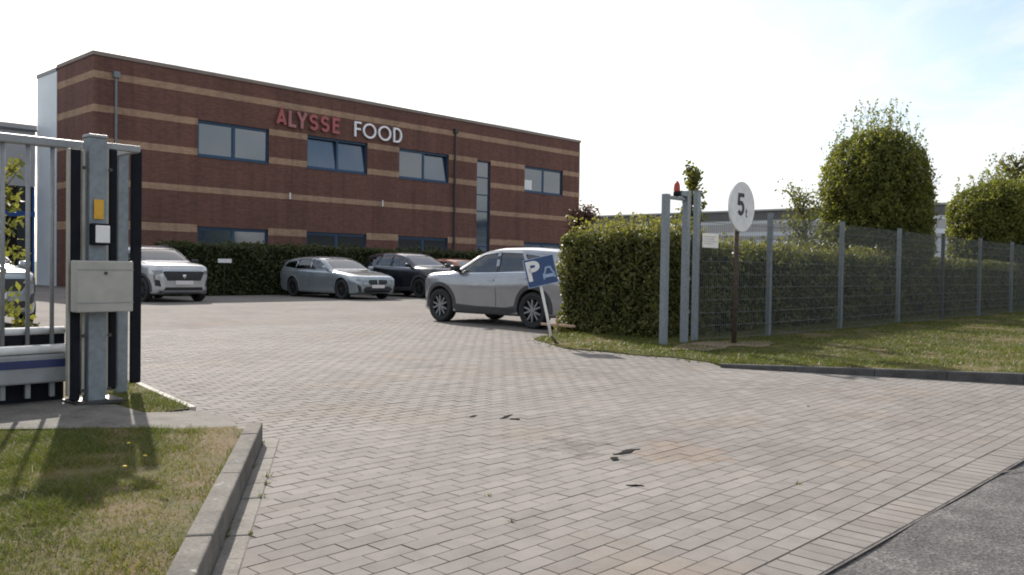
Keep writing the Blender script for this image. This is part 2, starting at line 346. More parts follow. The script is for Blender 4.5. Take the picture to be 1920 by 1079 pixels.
def np_mesh(name, verts, faces_n, tone, mat, parent=None):
    """verts (F*k,3) unshared polygons of k corners, one tone per face"""
    k = faces_n; nf = len(verts)//k; me = bpy.data.meshes.new(name)
    me.vertices.add(len(verts)); me.vertices.foreach_set('co', np.ascontiguousarray(verts, dtype=np.float32).ravel())
    me.loops.add(len(verts)); me.loops.foreach_set('vertex_index', np.arange(len(verts), dtype=np.int32))
    me.polygons.add(nf); me.polygons.foreach_set('loop_start', np.arange(0, len(verts), k, dtype=np.int32))
    a = me.attributes.new('tone', 'FLOAT', 'FACE'); a.data.foreach_set('value', np.asarray(tone, dtype=np.float32))
    me.update(calc_edges=True); return link(name, me, mat, parent)
def inside(poly, x, y):
    c = np.zeros(np.shape(x), bool); n = len(poly)
    for i in range(n):
        (x0, y0), (x1, y1) = poly[i], poly[(i+1) % n]
        if y0 == y1: continue
        c ^= ((y0 > y) != (y1 > y)) & (x < (x1-x0)*(y-y0)/(y1-y0)+x0)
    return c
def ribbon(mb, pts, w, d, closed=False):
    """flat stroke in the x-z plane (front at y=0, back at y=d)"""
    pts = [Vector((p[0], p[1])) for p in pts]; n = len(pts); L = []; Rr = []
    for i in range(n):
        a = pts[i-1] if (i > 0 or closed) else None; c = pts[(i+1) % n] if (i < n-1 or closed) else None
        t0 = (pts[i]-a).normalized() if a is not None else None; t1 = (c-pts[i]).normalized() if c is not None else None
        t0 = t0 or t1; t1 = t1 or t0; t = (t0+t1).normalized(); m = Vector((-t.y, t.x)); k = w/2/max(0.35, m.dot(Vector((-t0.y, t0.x))))
        L.append(pts[i]+m*k); Rr.append(pts[i]-m*k)
    vs = [(p.x, 0, p.y) for p in L]+[(p.x, 0, p.y) for p in Rr]+[(p.x, d, p.y) for p in L]+[(p.x, d, p.y) for p in Rr]; fs = []
    for i in range(n if closed else n-1):
        j = (i+1) % n; fs += [(i, j, n+j, n+i), (2*n+i, 3*n+i, 3*n+j, 2*n+j), (i, 2*n+i, 2*n+j, j), (n+i, n+j, 3*n+j, 3*n+i)]
    if not closed: fs += [(0, n, 3*n, 2*n), (n-1, 3*n-1, 4*n-1, 2*n-1)]
    mb.add(vs, fs)
def arc(cx, cz, rx, rz, a0, a1, n=14): return [(cx+rx*math.cos(R(a0+(a1-a0)*i/n)), cz+rz*math.sin(R(a0+(a1-a0)*i/n))) for i in range(n+1)]
def strokes(ch, w, h, t):
    """polylines of a character inside a w x h cell, stroke width t"""
    a = t/2; W = w-t; H = h-t
    if ch == 'A': return [[(a, a), (w/2, h-a), (w-a, a)], [(w*.22, h*.32), (w*.78, h*.32)]], []
    if ch == 'L': return [[(a, h), (a, a), (w, a)]], []
    if ch == 'Y': return [[(a, h), (w/2, h*.45), (w-a, h)], [(w/2, h*.5), (w/2, 0)]], []
    if ch == 'S': return [arc(w/2, h*.75-a*.5, W/2, h*.25-a*.5, 25, 270, 12)+arc(w/2, h*.25+a*.5, W/2, h*.25-a*.5, 90, -155, 12)[1:]], []
    if ch == 'E': return [[(w, h-a), (a, h-a), (a, a), (w, a)], [(a, h*.52), (w*.85, h*.52)]], []
    if ch == 'F': return [[(w, h-a), (a, h-a), (a, 0)], [(a, h*.52), (w*.9, h*.52)]], []
    if ch == 'O': return [], [arc(w/2, h/2, W/2, H/2, 0, 346, 25)]
    if ch == 'D': return [], [[(a, a), (w*.42, a)]+arc(w*.42, h/2, w*.58-a, H/2, -82, 82, 14)+[(w*.42, h-a), (a, h-a)]]
    if ch == '5': return [[(w*.92, h-a), (w*.2, h-a), (w*.12, h*.55)]+arc(w*.45, h*.33, w*.45-a*.6, h*.33-a, 125, -150, 14)], []
    if ch == 't': return [[(w*.45, h), (w*.45, a*2), (w*.62, a), (w*.9, a)], [(w*.1, h*.68), (w*.85, h*.68)]], []
    if ch == 'P': return [[(a, 0), (a, h-a), (w*.5, h-a)]+arc(w*.5, h*.72, w*.5-a, h*.28-a, 84, -84, 10)+[(w*.5, h*.44+a), (a, h*.44+a)]], []
def letter(ch, w, h, t, d, mat, parent, name='letter'):
    mb = MB(); op, cl = strokes(ch, w, h, t)
    for i, p in enumerate(op): 
        m2 = MB(); ribbon(m2, p, t, d); mb.add([(x, y+0.0012*i, z) for x, y, z in m2.v], m2.f)
    for p in cl: ribbon(mb, p, t, d, True)
    return mb.build(name, mat, parent)

# ================================================================== the setting
struct('ground', MB().add([(-900, -900, -.07), (900, -900, -.07), (900, 900, -.07), (-900, 900, -.07)], [(0, 1, 2, 3)]), 'far_ground')
# road: gently uneven asphalt
bm = poly_grid([(-14, -9), (26, -9), (26, 1.388), (-14, 1.388)], (0.25, 0.13))
for v in bm.verts: v.co.z = -0.010+0.004*math.sin(v.co.x*2.1+v.co.y*3.3)+0.003*math.sin(v.co.x*5.3-v.co.y*1.7)
road = struct('road', bm_obj(bm, 'road', 'asphalt', smooth=True))
MB().add([(26, -9, -.01), (200, -9, -.01), (200, 1.388, -.01), (26, 1.388, -.01), (-200, -9, -.01), (-14, -9, -.01), (-14, 1.388, -.01), (-200, 1.388, -.01)], [(0, 1, 2, 3), (4, 5, 6, 7)]).build('road_end', 'asphalt', road)
ck = MB(); pts = []; x, y = 5.62, 1.40
for i in range(16):
    pts.append((x, y)); x += 0.05+0.03*random.random(); y -= 0.015+0.03*random.random()
for (a, b) in zip(pts[:-1], pts[1:]): ck.add([(a[0], a[1]-.006, .001), (b[0], b[1]-.006, .001), (b[0], b[1]+.006, .001), (a[0], a[1]+.006, .001)], [(0, 1, 2, 3)])
ck.build('crack', 'joint_sand', road)

# block paving of the drive: real stones near, the same pattern in the material farther off
KD = Vector((.571, .821)).normalized(); KN = Vector((KD.y, -KD.x)); KC0 = Vector((1.55, 2.98)).dot(KN)
GUT = KC0+0.10
YL = 1.605+133*0.0975
bm = poly_grid([(0, 1.39), (14.4, 1.39), (14.4, YL), (0, YL)], 0.16)
for v in bm.verts:                                            # jointing sand, washed out here and packed flush there
    q = math.sin(v.co.x*1.9+1.3*math.sin(v.co.y*1.1))+math.sin(v.co.y*2.3+1.7*math.sin(v.co.x*.8))
    v.co.z = -.0030+.0004*q+random.uniform(-.0008, .0008)
bed = struct('paving', bm_obj(bm, 'paving', 'joint_sand', smooth=True))
struct('car_park', MB().add([(-40, YL, 0), (60, YL, 0), (60, 38.05, 0), (-40, 38.05, 0), (-40, 7.35, 0), (3.3, 7.35, 0), (3.3, 9.605, 0), (-40, 9.605, 0), (-40, 9.605, 0), (1.995, 9.605, 0), (1.995, YL, 0), (-40, YL, 0), (13.85, 9.605, 0), (60, 9.605, 0), (60, YL, 0), (13.85, YL, 0), (-40, 38.05, 0), (14.45, 38.05, 0), (14.45, 44.75, 0), (-40, 44.75, 0)], [(0, 1, 2, 3), (4, 5, 6, 7), (8, 9, 10, 11), (12, 13, 14, 15), (16, 17, 18, 19)]), 'lot_paving')
PL, PW, GAP = 0.199, 0.0975, 0.0058
def left_edge(y):
    return np.interp(y, [4.9, 5.9, 6.35, 8.16, 9.6, 9.61, 20], [2.9, 2.95, 2.95, 3.2, 3.42, 2.2, 2.2]) - 0.12
def right_edge(y):
    return np.interp(y, [1.4, 2.37, 3.73, 5.3, 5.7, 6.25, 6.72, 7.98, 9.38, 9.6, 9.76, 20], [10.75, 10.38, 9.85, 9.3, 9.7, 9.8, 9.7, 9.7, 10.5, 10.9, 13.65, 13.65]) + 0.14
def clip(poly, n, c):
    o = []
    for i in range(len(poly)):
        a, b = Vector(poly[i]), Vector(poly[(i+1) % len(poly)]); da, db = a.dot(n)-c, b.dot(n)-c
        if da >= 0: o.append(tuple(a))
        if (da >= 0) != (db >= 0): o.append(tuple(a+(b-a)*(da/(da-db))))
    return o
stones = []                                                   # (polygon or None, cx, cy, lx, ly)
row = 0; y = 1.605
while y+PW < YL+0.0015:
    x = 0.2-(PL/2 if row % 2 else 0)+0.012*random.uniform(-1, 1)
    while x < 13.9:
        cx, cy = x+PL/2, y+PW/2
        if cx < right_edge(cy):
            rect = [(x+GAP/2, y+GAP/2), (x+PL-GAP/2, y+GAP/2), (x+PL-GAP/2, y+PW-GAP/2), (x+GAP/2, y+PW-GAP/2)]
            if cy < 5.05:
                pl = clip(rect, KN, GUT+0.004)
                if len(pl) >= 3:
                    area = abs(sum(pl[i][0]*pl[(i+1) % len(pl)][1]-pl[(i+1) % len(pl)][0]*pl[i][1] for i in range(len(pl))))/2
                    if area > 0.0012: stones.append((None if area > 0.0187 else pl, cx, cy, PL-GAP, PW-GAP))
            elif cx > left_edge(cy): stones.append((None, cx, cy, PL-GAP, PW-GAP))
        x += PL
    y += PW; row += 1
x = 0.35
while x < 10.9:                                               # soldier course along the road
    if Vector((x+.05, 1.5)).dot(KN) > GUT-0.02: stones.append((None, x+.05, 1.500, .100-.0036, .203-GAP))
    x += 0.1
def stone_geo(lx, ly, ch=0.0028):
    a, b = lx/2, ly/2; i = ch
    vs = [(-a+i, -b+i, 0), (a-i, -b+i, 0), (a-i, b-i, 0), (-a+i, b-i, 0), (-a, -b, -.006), (a, -b, -.006), (a, b, -.006), (-a, b, -.006), (-a, -b, -.05), (a, -b, -.05), (a, b, -.05), (-a, b, -.05)]
    fs = [(0, 1, 2, 3)]
    for k in range(4): fs += [(4+k, 4+(k+1) % 4, (k+1) % 4, k), (8+k, 8+(k+1) % 4, 4+(k+1) % 4, 4+k)]
    return vs, fs
def stone_tone(cx, cy): return float(np.clip(0.5+0.24*RNG.normal(), 0, 1))
scored = []
for i, st in enumerate(stones):
    p = proj(st[1], st[2], 0)
    if p and -20 < p[0] < 1940 and 0 < p[1] < 1090 and st[0] is None: scored.append((math.hypot(st[1], st[2]), i))
near = set(i for _, i in sorted(scored)[:300])
variants = {}
def stone_mesh(lx, ly, k):
    key = (round(lx, 3), k)
    if key not in variants:
        vs, fs = stone_geo(lx, ly); vs = [(x+random.uniform(-.0012, .0012) if q < 4 else x, y2+random.uniform(-.0012, .0012) if q < 4 else y2, z) for q, (x, y2, z) in enumerate(vs)]
        me = bpy.data.meshes.new('paver'); me.from_pydata(vs, [], fs); me.update(); a = me.attributes.new('tone', 'FLOAT', 'FACE')
        a.data.foreach_set('value', [float(np.clip((k+.5)/14+random.uniform(-.03, .03), 0, 1))]*len(fs)); me.materials.append(MATS['paver']); variants[key] = me
    return variants[key]
V4 = []; T4 = []; cutmb = MB(); cut_t = []
for i, (pl, cx, cy, lx, ly) in enumerate(stones):
    dz = RNG.normal()*0.0006; sink = 0.0
    d = math.hypot(cx-4.4, cy-3.4)
    if d < 0.9 and random.random() < 0.06: sink = -0.004*random.random()
    tl = RNG.normal(size=2)*0.0028; rz = RNG.normal()*0.006; tone = stone_tone(cx, cy)
    if pl is not None:
        n = len(pl); k = len(cutmb.v); cutmb.add([(a, b, dz) for a, b in pl]+[(a, b, -.05) for a, b in pl], [tuple(range(n))]+[(n+q, n+(q+1) % n, (q+1) % n, q) for q in range(n)]); cut_t += [tone]*(n+1); continue
    if i in near:
        o = bpy.data.objects.new('paver', stone_mesh(lx, ly, int(np.clip(tone*14, 0, 13)))); COL.objects.link(o); o.parent = bed
        o.location = (cx, cy, dz+sink); o.rotation_euler = (tl[0], tl[1], rz); continue
    vs, fs = stone_geo(lx, ly); vs = np.array(vs); c, s = math.cos(rz), math.sin(rz)
    w = np.column_stack([cx+vs[:, 0]*c-vs[:, 1]*s, cy+vs[:, 0]*s+vs[:, 1]*c, vs[:, 2]+dz+sink+vs[:, 0]*tl[0]+vs[:, 1]*tl[1]])
    for f in fs: V4.append(w[list(f)])
    T4 += [tone]*len(fs)
o = np_mesh('paver_field', np.concatenate(V4), 4, T4, 'paver', bed); o['kind'] = 'stuff'
me = cutmb.mesh('cut_paver'); a = me.attributes.new('tone', 'FLOAT', 'FACE'); a.data.foreach_set('value', cut_t); o = link('cut_paver_edge', me, 'paver', bed); o['kind'] = 'stuff'

# left kerb with its gutter stones (each stone its own piece)
kerb = struct('kerb_left', MB().add([(*(KD*s+KN*c), -.02) for s, c in ((1.40, KC0-.11), (1.40, GUT), (5.83, GUT), (5.83, KC0-.11))], [(0, 1, 2, 3)]), 'joint_sand')
def kstone(name, s0, s1, c0, c1, z0, z1, mat, parent, ch):
    mb = MB().cbox(s0, s1, c0, c1, z0, z1, ch); o = link(name, None or mb.mesh(name), mat, parent)
    o.data.transform(Matrix(((KD.x, KN.x, 0, 0), (KD.y, KN.y, 0, 0), (0, 0, 1, 0), (0, 0, 0, 1)))); o.data.flip_normals(); return o
s = 1.41
while s < 5.8:
    e = min(s+1.0, 5.80); kstone('kerbstone', s+.003, e-.003, KC0-.10+random.uniform(-.003, .003), KC0, -.1, .13+random.uniform(-.003, .003), 'kerb_concrete', kerb, .010); s = e
s = 1.41
while s < 5.75:
    e = s+0.30; kstone('gutter_stone', s+.003, e-.003, KC0+.004, GUT-.001, -.05, random.uniform(-.002, .002), 'gutter_concrete', kerb, .004); s = e
# right kerb
RK = [(10.76, 1.42), (10.38, 2.37), (9.85, 3.73), (9.21, 5.30)]
kr = struct('kerb_right', MB().add([(10.86, 1.45, -.02), (9.31, 5.32, -.02), (9.21, 5.30, -.02), (10.76, 1.42, -.02)], [(0, 1, 2, 3)]), 'joint_sand')
seg = []
for (a, b) in zip(RK[:-1], RK[1:]):
    n = max(1, round((Vector(b)-Vector(a)).length/0.95))
    for i in range(n): seg.append((Vector(a).lerp(Vector(b), i/n), Vector(a).lerp(Vector(b), (i+1)/n)))
for i, (a, b) in enumerate(seg):
    d = (b-a).normalized(); n = Vector((d.y, -d.x)); n = n if n.x > 0 else -n; a2 = a+d*.003; b2 = b-d*.003
    h0 = np.interp(a.y, [1.4, 2.4, 5.3], [.12, .115, .045]); h1 = np.interp(b.y, [1.4, 2.4, 5.3], [.12, .115, .045])
    P = [a2, b2, b2+n*.10, a2+n*.10]; H = [h0, h1, h1, h0]
    MB().add([(p.x, p.y, -.05) for p in P]+[(p.x, p.y, h-.012) for p, h in zip(P, H)]+[((p+(q-p)*.0).x+(n.x*.012 if k < 2 else -n.x*.012), p.y+(n.y*.012 if k < 2 else -n.y*.012), h) for k, (p, q, h) in enumerate(zip(P, P, H))],
        [(0, 1, 5, 4), (1, 2, 6, 5), (2, 3, 7, 6), (3, 0, 4, 7), (4, 5, 9, 8), (5, 6, 10, 9), (6, 7, 11, 10), (7, 4, 8, 11), (8, 9, 10, 11)]).build('kerbstone', 'dark_kerb', kr)

# lawns
LL = [(-9, 1.42), (0.345, 1.42), (*(KD*5.82+KN*(KC0-.10)),), (2.92, 5.30), (2.37, 5.76), (1.6, 6.36), (-9, 6.42)]
def zl(x, y): return 0.062+0.010*np.sin(x*2.3+y*1.1)+0.006*np.sin(x*6.1-y*4.3)
LR = [(10.855, 1.42), (10.475, 2.405), (9.945, 3.765), (9.305, 5.335), (9.62, 5.7), (9.76, 6.25), (9.62, 6.72), (9.66, 7.4), (9.56, 7.98), (10.41, 9.38), (11.3, 9.75), (60, 9.75), (60, 1.42)]
def zr(x, y):
    e = np.interp(y, [5.2, 5.35, 5.7, 6.25, 6.72, 7.98, 9.38, 9.75], [-9, 9.3, 9.62, 9.76, 9.62, 9.56, 10.41, 11.3])
    z = 0.012+0.058*np.clip((x-e)/0.9, 0, 1)+0.010*np.sin(x*1.7+y*.9)*np.clip((x-e)/0.9, 0, 1)
    xk = np.interp(y, [1.42, 2.4, 3.77, 5.33], [10.855, 10.475, 9.945, 9.305]); cap = np.interp(y, [1.4, 2.4, 5.3, 5.36, 5.5], [.11, .105, .036, .036, 9])+.12*np.maximum(0, x-xk)
    return np.minimum(z, cap)
def lawn(name, poly, zf, step):
    bm = poly_grid(poly, step)
    for v in bm.verts: v.co.z = float(zf(v.co.x, v.co.y))
    return struct(name, bm_obj(bm, name, 'turf_soil', smooth=True))
lawn('lawn_left', LL, zl, 0.3); lawn('lawn_right', LR, zr, (0.8, 0.3))
TRI = [(2.78, 6.345), (3.14, 6.38), (3.44, 8.16), (3.2, 8.3), (2.78, 7.5)]
lawn('verge', TRI, lambda x, y: 0.03+0*x, 0.2)
ap = MB(); AP = [(2.93, 5.22), (3.08, 5.55), (3.22, 5.9), (3.14, 6.36), (2.77, 6.345), (2.77, 7.34), (-9, 7.34), (-9, 6.40), (1.6, 6.345), (2.37, 5.75)]
bm = poly_grid(AP, 0.25)
for v in bm.verts: v.co.z = 0.018+0.045*max(0, min(1, (3.05-v.co.x)/0.5))
struct('concrete_apron', bm_obj(bm, 'concrete_apron', 'concrete'))
ed = [(3.15, 6.40), (3.24, 6.95), (3.33, 7.5), (3.45, 8.18)]
ek = struct('verge_edging', MB().add([(3.14, 6.4, -.02), (3.2, 6.4, -.02), (3.5, 8.18, -.02), (3.44, 8.18, -.02)], [(0, 1, 2, 3)]), 'joint_sand')
for a, b in zip(ed[:-1], ed[1:]):
    MB().prism([(a[0], a[1]+.005), (a[0]+.055, a[1]+.005), (b[0]+.055, b[1]-.005), (b[0], b[1]-.005)], -.05, .035).build('edging_stone', 'edging', ek)
bm = poly_grid([(-9, 7.345), (2.77, 7.345), (2.77, 7.52), (3.18, 8.32), (3.1, 8.9), (-9, 8.9)], .3)
for v in bm.verts: v.co.z = .03+.012*math.sin(v.co.x*5+v.co.y*3)
struct('planting_bed', bm_obj(bm, 'planting_bed', 'turf_soil', smooth=True))
# bare earth round the catch posts and the sign
for nm, c, rx, ry in (('bare_earth', (10.95, 6.55), 0.75, 0.38), ('bare_earth', (11.75, 6.25), .55, .32)):
    pl = [(c[0]+rx*(1+.18*math.sin(3*t+1)+.1*math.sin(5*t))*math.cos(t), c[1]+ry*(1+.2*math.sin(2*t+.5)+.1*math.cos(7*t))*math.sin(t)) for t in [i/28*2*math.pi for i in range(28)]]
    bm = poly_grid(pl, 0.15)
    for v in bm.verts: v.co.z = float(zr(v.co.x, v.co.y))+.012
    struct(nm, bm_obj(bm, nm, 'dry_soil', smooth=True))

def vnoise(x, y, seed=0):
    """cheap smooth value noise in [0,1]"""
    r = np.random.default_rng(seed); tab = r.random((64, 64)); xi = np.floor(x).astype(int); yi = np.floor(y).astype(int); fx = x-xi; fy = y-yi; fx = fx*fx*(3-2*fx); fy = fy*fy*(3-2*fy)
    t = lambda i, j: tab[i % 64, j % 64]
    return (t(xi, yi)*(1-fx)+t(xi+1, yi)*fx)*(1-fy)+(t(xi, yi+1)*(1-fx)+t(xi+1, yi+1)*fx)*fy
def grass(name, poly, zf, count, box, h, wd, label, dist_w=0.0, bare=None, power=1.0):
    x = RNG.uniform(box[0], box[1], count); y = RNG.uniform(box[2], box[3], count)
    if power != 1.0: x = box[0]+(box[1]-box[0])*RNG.random(count)**power
    k = inside(poly, x, y); x, y = x[k], y[k]
    m = 0.6*vnoise(x*1.7, y*1.7, 3)+0.4*vnoise(x*6, y*6, 4)
    br = np.clip((m-0.54)*3.2, 0, 1)
    if bare is not None: br = np.clip(br+bare(x, y), 0, 1)
    k = RNG.random(len(x)) > br*0.85; x, y, br = x[k], y[k], br[k]; n = len(x)
    d = np.hypot(x, y); hh = h*(0.45+0.9*RNG.random(n))*(1-.45*br)*(.7+.75*vnoise(x*4.5, y*4.5, 41)**2+.25*vnoise(x*14, y*14, 43)); a = RNG.uniform(0, 2*np.pi, n); ww = wd*(1+dist_w*d)
    lean = RNG.normal(0, 0.75, (n, 2))*hh[:, None]; z = zf(x, y)-.004
    dx, dy = np.cos(a)*ww/2, np.sin(a)*ww/2
    v = np.empty((n, 3, 3)); v[:, 0] = np.column_stack([x-dx, y-dy, z]); v[:, 1] = np.column_stack([x+dx, y+dy, z]); v[:, 2] = np.column_stack([x+lean[:, 0], y+lean[:, 1], z+hh*.8])
    tone = np.clip(0.30+0.20*RNG.normal(size=n)+0.55*br+0.25*(vnoise(x*3, y*3, 9)-.5), 0, 1)
    o = np_mesh(name, v.reshape(-1, 3), 3, tone, 'grass_blade'); o['kind'] = 'stuff'; return tag(o, label, 'grass')
kb = lambda x, y: np.clip(1.0-((KC0-.10)-(x*KN.x+y*KN.y))/0.55, 0, .95)*(.45+.9*vnoise(x*2.2, y*2.2, 31))
grass('grass', LL, zl, 300000, (-2.5, 3.0, 1.42, 6.4), 0.040, 0.0050, 'short patchy grass between the left kerb and the gate strip', bare=kb)
grass('grass', TRI, lambda x, y: .03+0*x, 9000, (2.78, 3.5, 6.3, 8.3), 0.04, 0.006, 'small triangle of grass beside the gate posts')
grass('grass', LR, zr, 260000, (9.3, 46, 1.42, 9.7), 0.045, 0.007, 'mown sunlit lawn along the mesh fence', dist_w=0.05, power=1.7)

# weeds rooted in the joints along the kerb, the verge edges and a few in the drive
def weeds():
    P = []
    for _ in range(14): s_ = random.uniform(2.2, 5.8); q = KD*s_+KN*(KC0+random.choice([.004, .004, .101])); P.append((q.x, q.y, random.uniform(.4, 1)))
    for _ in range(26): s_ = random.uniform(2.2, 5.8); q = KD*s_+KN*(KC0-.106); P.append((q.x, q.y, 1.5))
    for _ in range(60): y_ = random.uniform(5.6, 9.3); P.append((float(np.interp(y_, [5.7, 6.25, 6.72, 7.98, 9.38], [9.62, 9.76, 9.62, 9.56, 10.41]))-random.random()**2*.22, y_, random.uniform(.4, 1)))
    for _ in range(12): k = random.randint(0, 60); P.append((random.uniform(2.6, 9.2), 1.605+k*.0975, random.uniform(.25, .6)))
    V = []
    for x, y, s_ in P:
        for _ in range(int(5+9*s_)):
            a = random.uniform(0, 6.283); h = .034*s_*random.uniform(.5, 1.2); w = .003; ox, oy = random.gauss(0, .012*s_), random.gauss(0, .012*s_); z = .0 if s_ < 1.2 else .06
            V += [(x+ox-w*math.cos(a), y+oy-w*math.sin(a), z), (x+ox+w*math.cos(a), y+oy+w*math.sin(a), z), (x+ox+random.gauss(0, .018*s_), y+oy+random.gauss(0, .018*s_), z+h)]
    n = len(V)//3; o = np_mesh('weeds', np.array(V), 3, np.clip(.3+.2*RNG.normal(size=n), 0, 1), 'grass_blade'); o['kind'] = 'stuff'; tag(o, 'small weeds sprouting from the paving joints and kerb edges', 'weeds')
weeds()

# ================================================================== the office building
FY = 38.0; X0, X1 = 14.39, 46.64; HT = 9.81
office = thing('office_building', 'two storey dark red brick office building with tan bands and flat roof', 'building', (X0, FY, 0))
def W(mb, name, mat, parent=office, **k):                      # world-space geometry under a placed empty
    o = mb.build(name, mat, parent, **k); o.matrix_parent_inverse = Matrix.Translation((-X0, -FY, 0)) if parent is office else Matrix(); return o
WINS = [(19.0, 22.66), (24.84, 28.60), (30.78, 34.50), (41.08, 44.86)]
ZU = (6.07, 7.72); ZLO = (0.95, 2.83); STAIR = (36.82, 37.98, 0.12, 7.64)
holes = [(a, b, *ZU) for a, b in WINS]+[(a, b, *ZLO) for a, b in WINS]+[STAIR]
def wall_holes(xs0, xs1, z0, z1, holes, y0, y1):
    xs = sorted({xs0, xs1, *[h[0] for h in holes], *[h[1] for h in holes]}); zs = sorted({z0, z1, *[h[2] for h in holes], *[h[3] for h in holes]})
    keep = {}
    for i in range(len(xs)-1):
        for j in range(len(zs)-1):
            cx, cz = (xs[i]+xs[i+1])/2, (zs[j]+zs[j+1])/2
            keep[i, j] = not any(h[0] < cx < h[1] and h[2] < cz < h[3] for h in holes)
    mb = MB()
    for (i, j), k in keep.items():
        if not k: continue
        a, b, c, d = xs[i], xs[i+1], zs[j], zs[j+1]
        mb.add([(a, y0, c), (b, y0, c), (b, y0, d), (a, y0, d)], [(0, 1, 2, 3)]); mb.add([(a, y1, c), (b, y1, c), (b, y1, d), (a, y1, d)], [(3, 2, 1, 0)])
        for di, dj, q in ((-1, 0, [(a, y0, c), (a, y0, d), (a, y1, d), (a, y1, c)]), (1, 0, [(b, y0, c), (b, y1, c), (b, y1, d), (b, y0, d)]), (0, -1, [(a, y0, c), (a, y1, c), (b, y1, c), (b, y0, c)]), (0, 1, [(a, y0, d), (b, y0, d), (b, y1, d), (a, y1, d)])):
            if not keep.get((i+di, j+dj), False): mb.add(q, [(0, 1, 2, 3)])
    return mb
W(wall_holes(X0, X1, 0, HT, holes, FY, FY+.3), 'wall', 'brick')
W(MB().box(X0, X0+.3, FY+.302, 42.16, 0, HT), 'wall', 'brick')
W(MB().box(X1-.3, X1, FY+.302, 44.72, 0, HT), 'wall', 'brick')
W(MB().box(X0+.31, X1-.31, 44.42, 44.72, 0, HT), 'wall', 'brick')
W(MB().box(X0+.3, X1-.3, FY+.3, 44.42, HT-.6, HT-.4), 'roof', 'panel_dark')
W(MB().box(X0-.02, X0+.28, 42.165, 44.68, 0, 9.71), 'metal_panel', 'panel_white')
W(MB().box(X0-.05, X0+.30, 42.16, 44.72, 9.713, 9.88), 'panel_flashing', 'pipe_grey')
W(MB().cbox(X0-.05, X1+.05, FY-.05, FY+.35, HT, HT+.17, .012), 'coping', 'coping')
W(MB().cbox(X0-.05, X0+.33, FY+.352, 42.158, HT, HT+.168, .012), 'coping', 'coping')
W(MB().cbox(X1-.33, X1+.05, FY+.352, 44.72, HT, HT+.168, .012), 'coping', 'coping')
BANDS = [(8.87, 9.17), (7.46, 7.76), (6.08, 6.39), (4.39, 4.67), (2.56, 2.91)]
for z0, z1 in BANDS:
    cuts = [X0-.006]
    for a, b, c, d in sorted(holes):
        if c < z1 and d > z0: cuts += [a, b]
    cuts.append(X1+.006)
    for a, b in zip(cuts[::2], cuts[1::2]): W(MB().box(a, b, FY-.006, FY+.05, z0, z1), 'brick_band', 'brick_tan')
    W(MB().box(X0-.006, X0+.05, FY+.052, 42.16, z0, z1), 'brick_band', 'brick_tan')
def window(x0, x1, z0, z1, tilt=(), dark=False, panes=2, y=FY+.10):
    f = MB(); t = .075
    f.box(x0, x0+t, y, y+.07, z0, z1).box(x1-t, x1, y, y+.07, z0, z1).box(x0+t, x1-t, y+.001, y+.07, z1-t*1.5, z1).box(x0+t, x1-t, y+.001, y+.07, z0, z0+t)
    w = (x1-x0)/panes
    for k in range(1, panes): f.box(x0+w*k-.06, x0+w*k+.06, y+.002, y+.07, z0+t, z1-t*1.5)
    o = W(f, 'window', 'blue_frame')
    for k in range(panes):
        a = x0+w*k+(t if k == 0 else .06); b = x0+w*(k+1)-(t if k == panes-1 else .06); c = z0+t; d = z1-t*1.5
        lean = 0.16 if k in tilt else 0.0
        def sub(mb, name, mat):
            if lean: mb.v = [(px, py+(pz-c)/(d-c)*lean, pz) for px, py, pz in mb.v]
            p = mb.build(name, mat, o); p.matrix_parent_inverse = Matrix()
        sub(MB().box(a+.04, b-.04, y+.030, y+.045, c+.04, d-.04), 'pane', 'pane_dark' if dark else random.choice(['pane', 'pane', 'pane_mid', 'pane_blind']))
        s = MB().box(a, a+.04, y+.02, y+.06, c, d).box(b-.04, b, y+.02, y+.06, c, d).box(a+.04, b-.04, y+.02, y+.06, c, c+.04).box(a+.04, b-.04, y+.02, y+.06, d-.04, d); sub(s, 'sash', 'blue_frame')
    b = MB().box(x0, x1, FY-.03, FY+.28, z0-.045, z0-.001).build('sill', 'blue_frame', o); b.matrix_parent_inverse = Matrix()
    b = MB().box(x0-.02, x1+.02, y+.22, y+.24, z0-.02, z1+.02).build('room_lining', 'interior', o); b.matrix_parent_inverse = Matrix()
    return o
for i, (a, b) in enumerate(WINS):
    u = window(a, b, *ZU, tilt=((), (0, 1), (1,), ())[i])
    window(a, b, *ZLO, dark=(i in (1, 2)))
    if i == 3: q = MB().box(41.2, 41.9, FY+.122, FY+.127, 6.23, 6.85).build('notice', 'white_paint', u); q.matrix_parent_inverse = Matrix()  # pale panel added for the bright patch of sky showing in the pane
sw = MB(); x0, x1, z0, z1 = STAIR; y = FY+.1
sw.box(x0, x0+.07, y, y+.07, z0, z1).box(x1-.07, x1, y, y+.07, z0, z1).box(x0+.07, x1-.07, y+.001, y+.069, z1-.08, z1)
rails = [0.12, 1.2, 2.4, 3.46, 4.54, 5.55, 6.61]
for z in rails: sw.box(x0+.07, x1-.07, y+.001, y+.069, z, z+.07)
so = W(sw, 'stair_window', 'blue_frame')
for z, zz in zip(rails, rails[1:]+[z1-.08]):
    q = MB().box(x0+.07, x1-.07, y+.03, y+.045, z+.07, zz).build('pane', random.choice(['pane', 'pane_mid', 'pane_blind']) if z > 0.5 else 'bright_blue', so); q.matrix_parent_inverse = Matrix()
for px, m, zt in ((15.29, 'pipe_grey', 9.23), (34.94, 'pipe_dark', 9.28)):
    d = MB().tube([(px, FY-.09, 0.05), (px, FY-.09, zt-.25)], .055, 10).box(px-.13, px+.13, FY-.2, FY-.01, zt-.25, zt)
    for z in (1, 2.6, 4.3, 6): d.box(px-.075, px+.075, FY-.155, FY-.01, z, z+.04)
    W(d, 'downpipe', m)
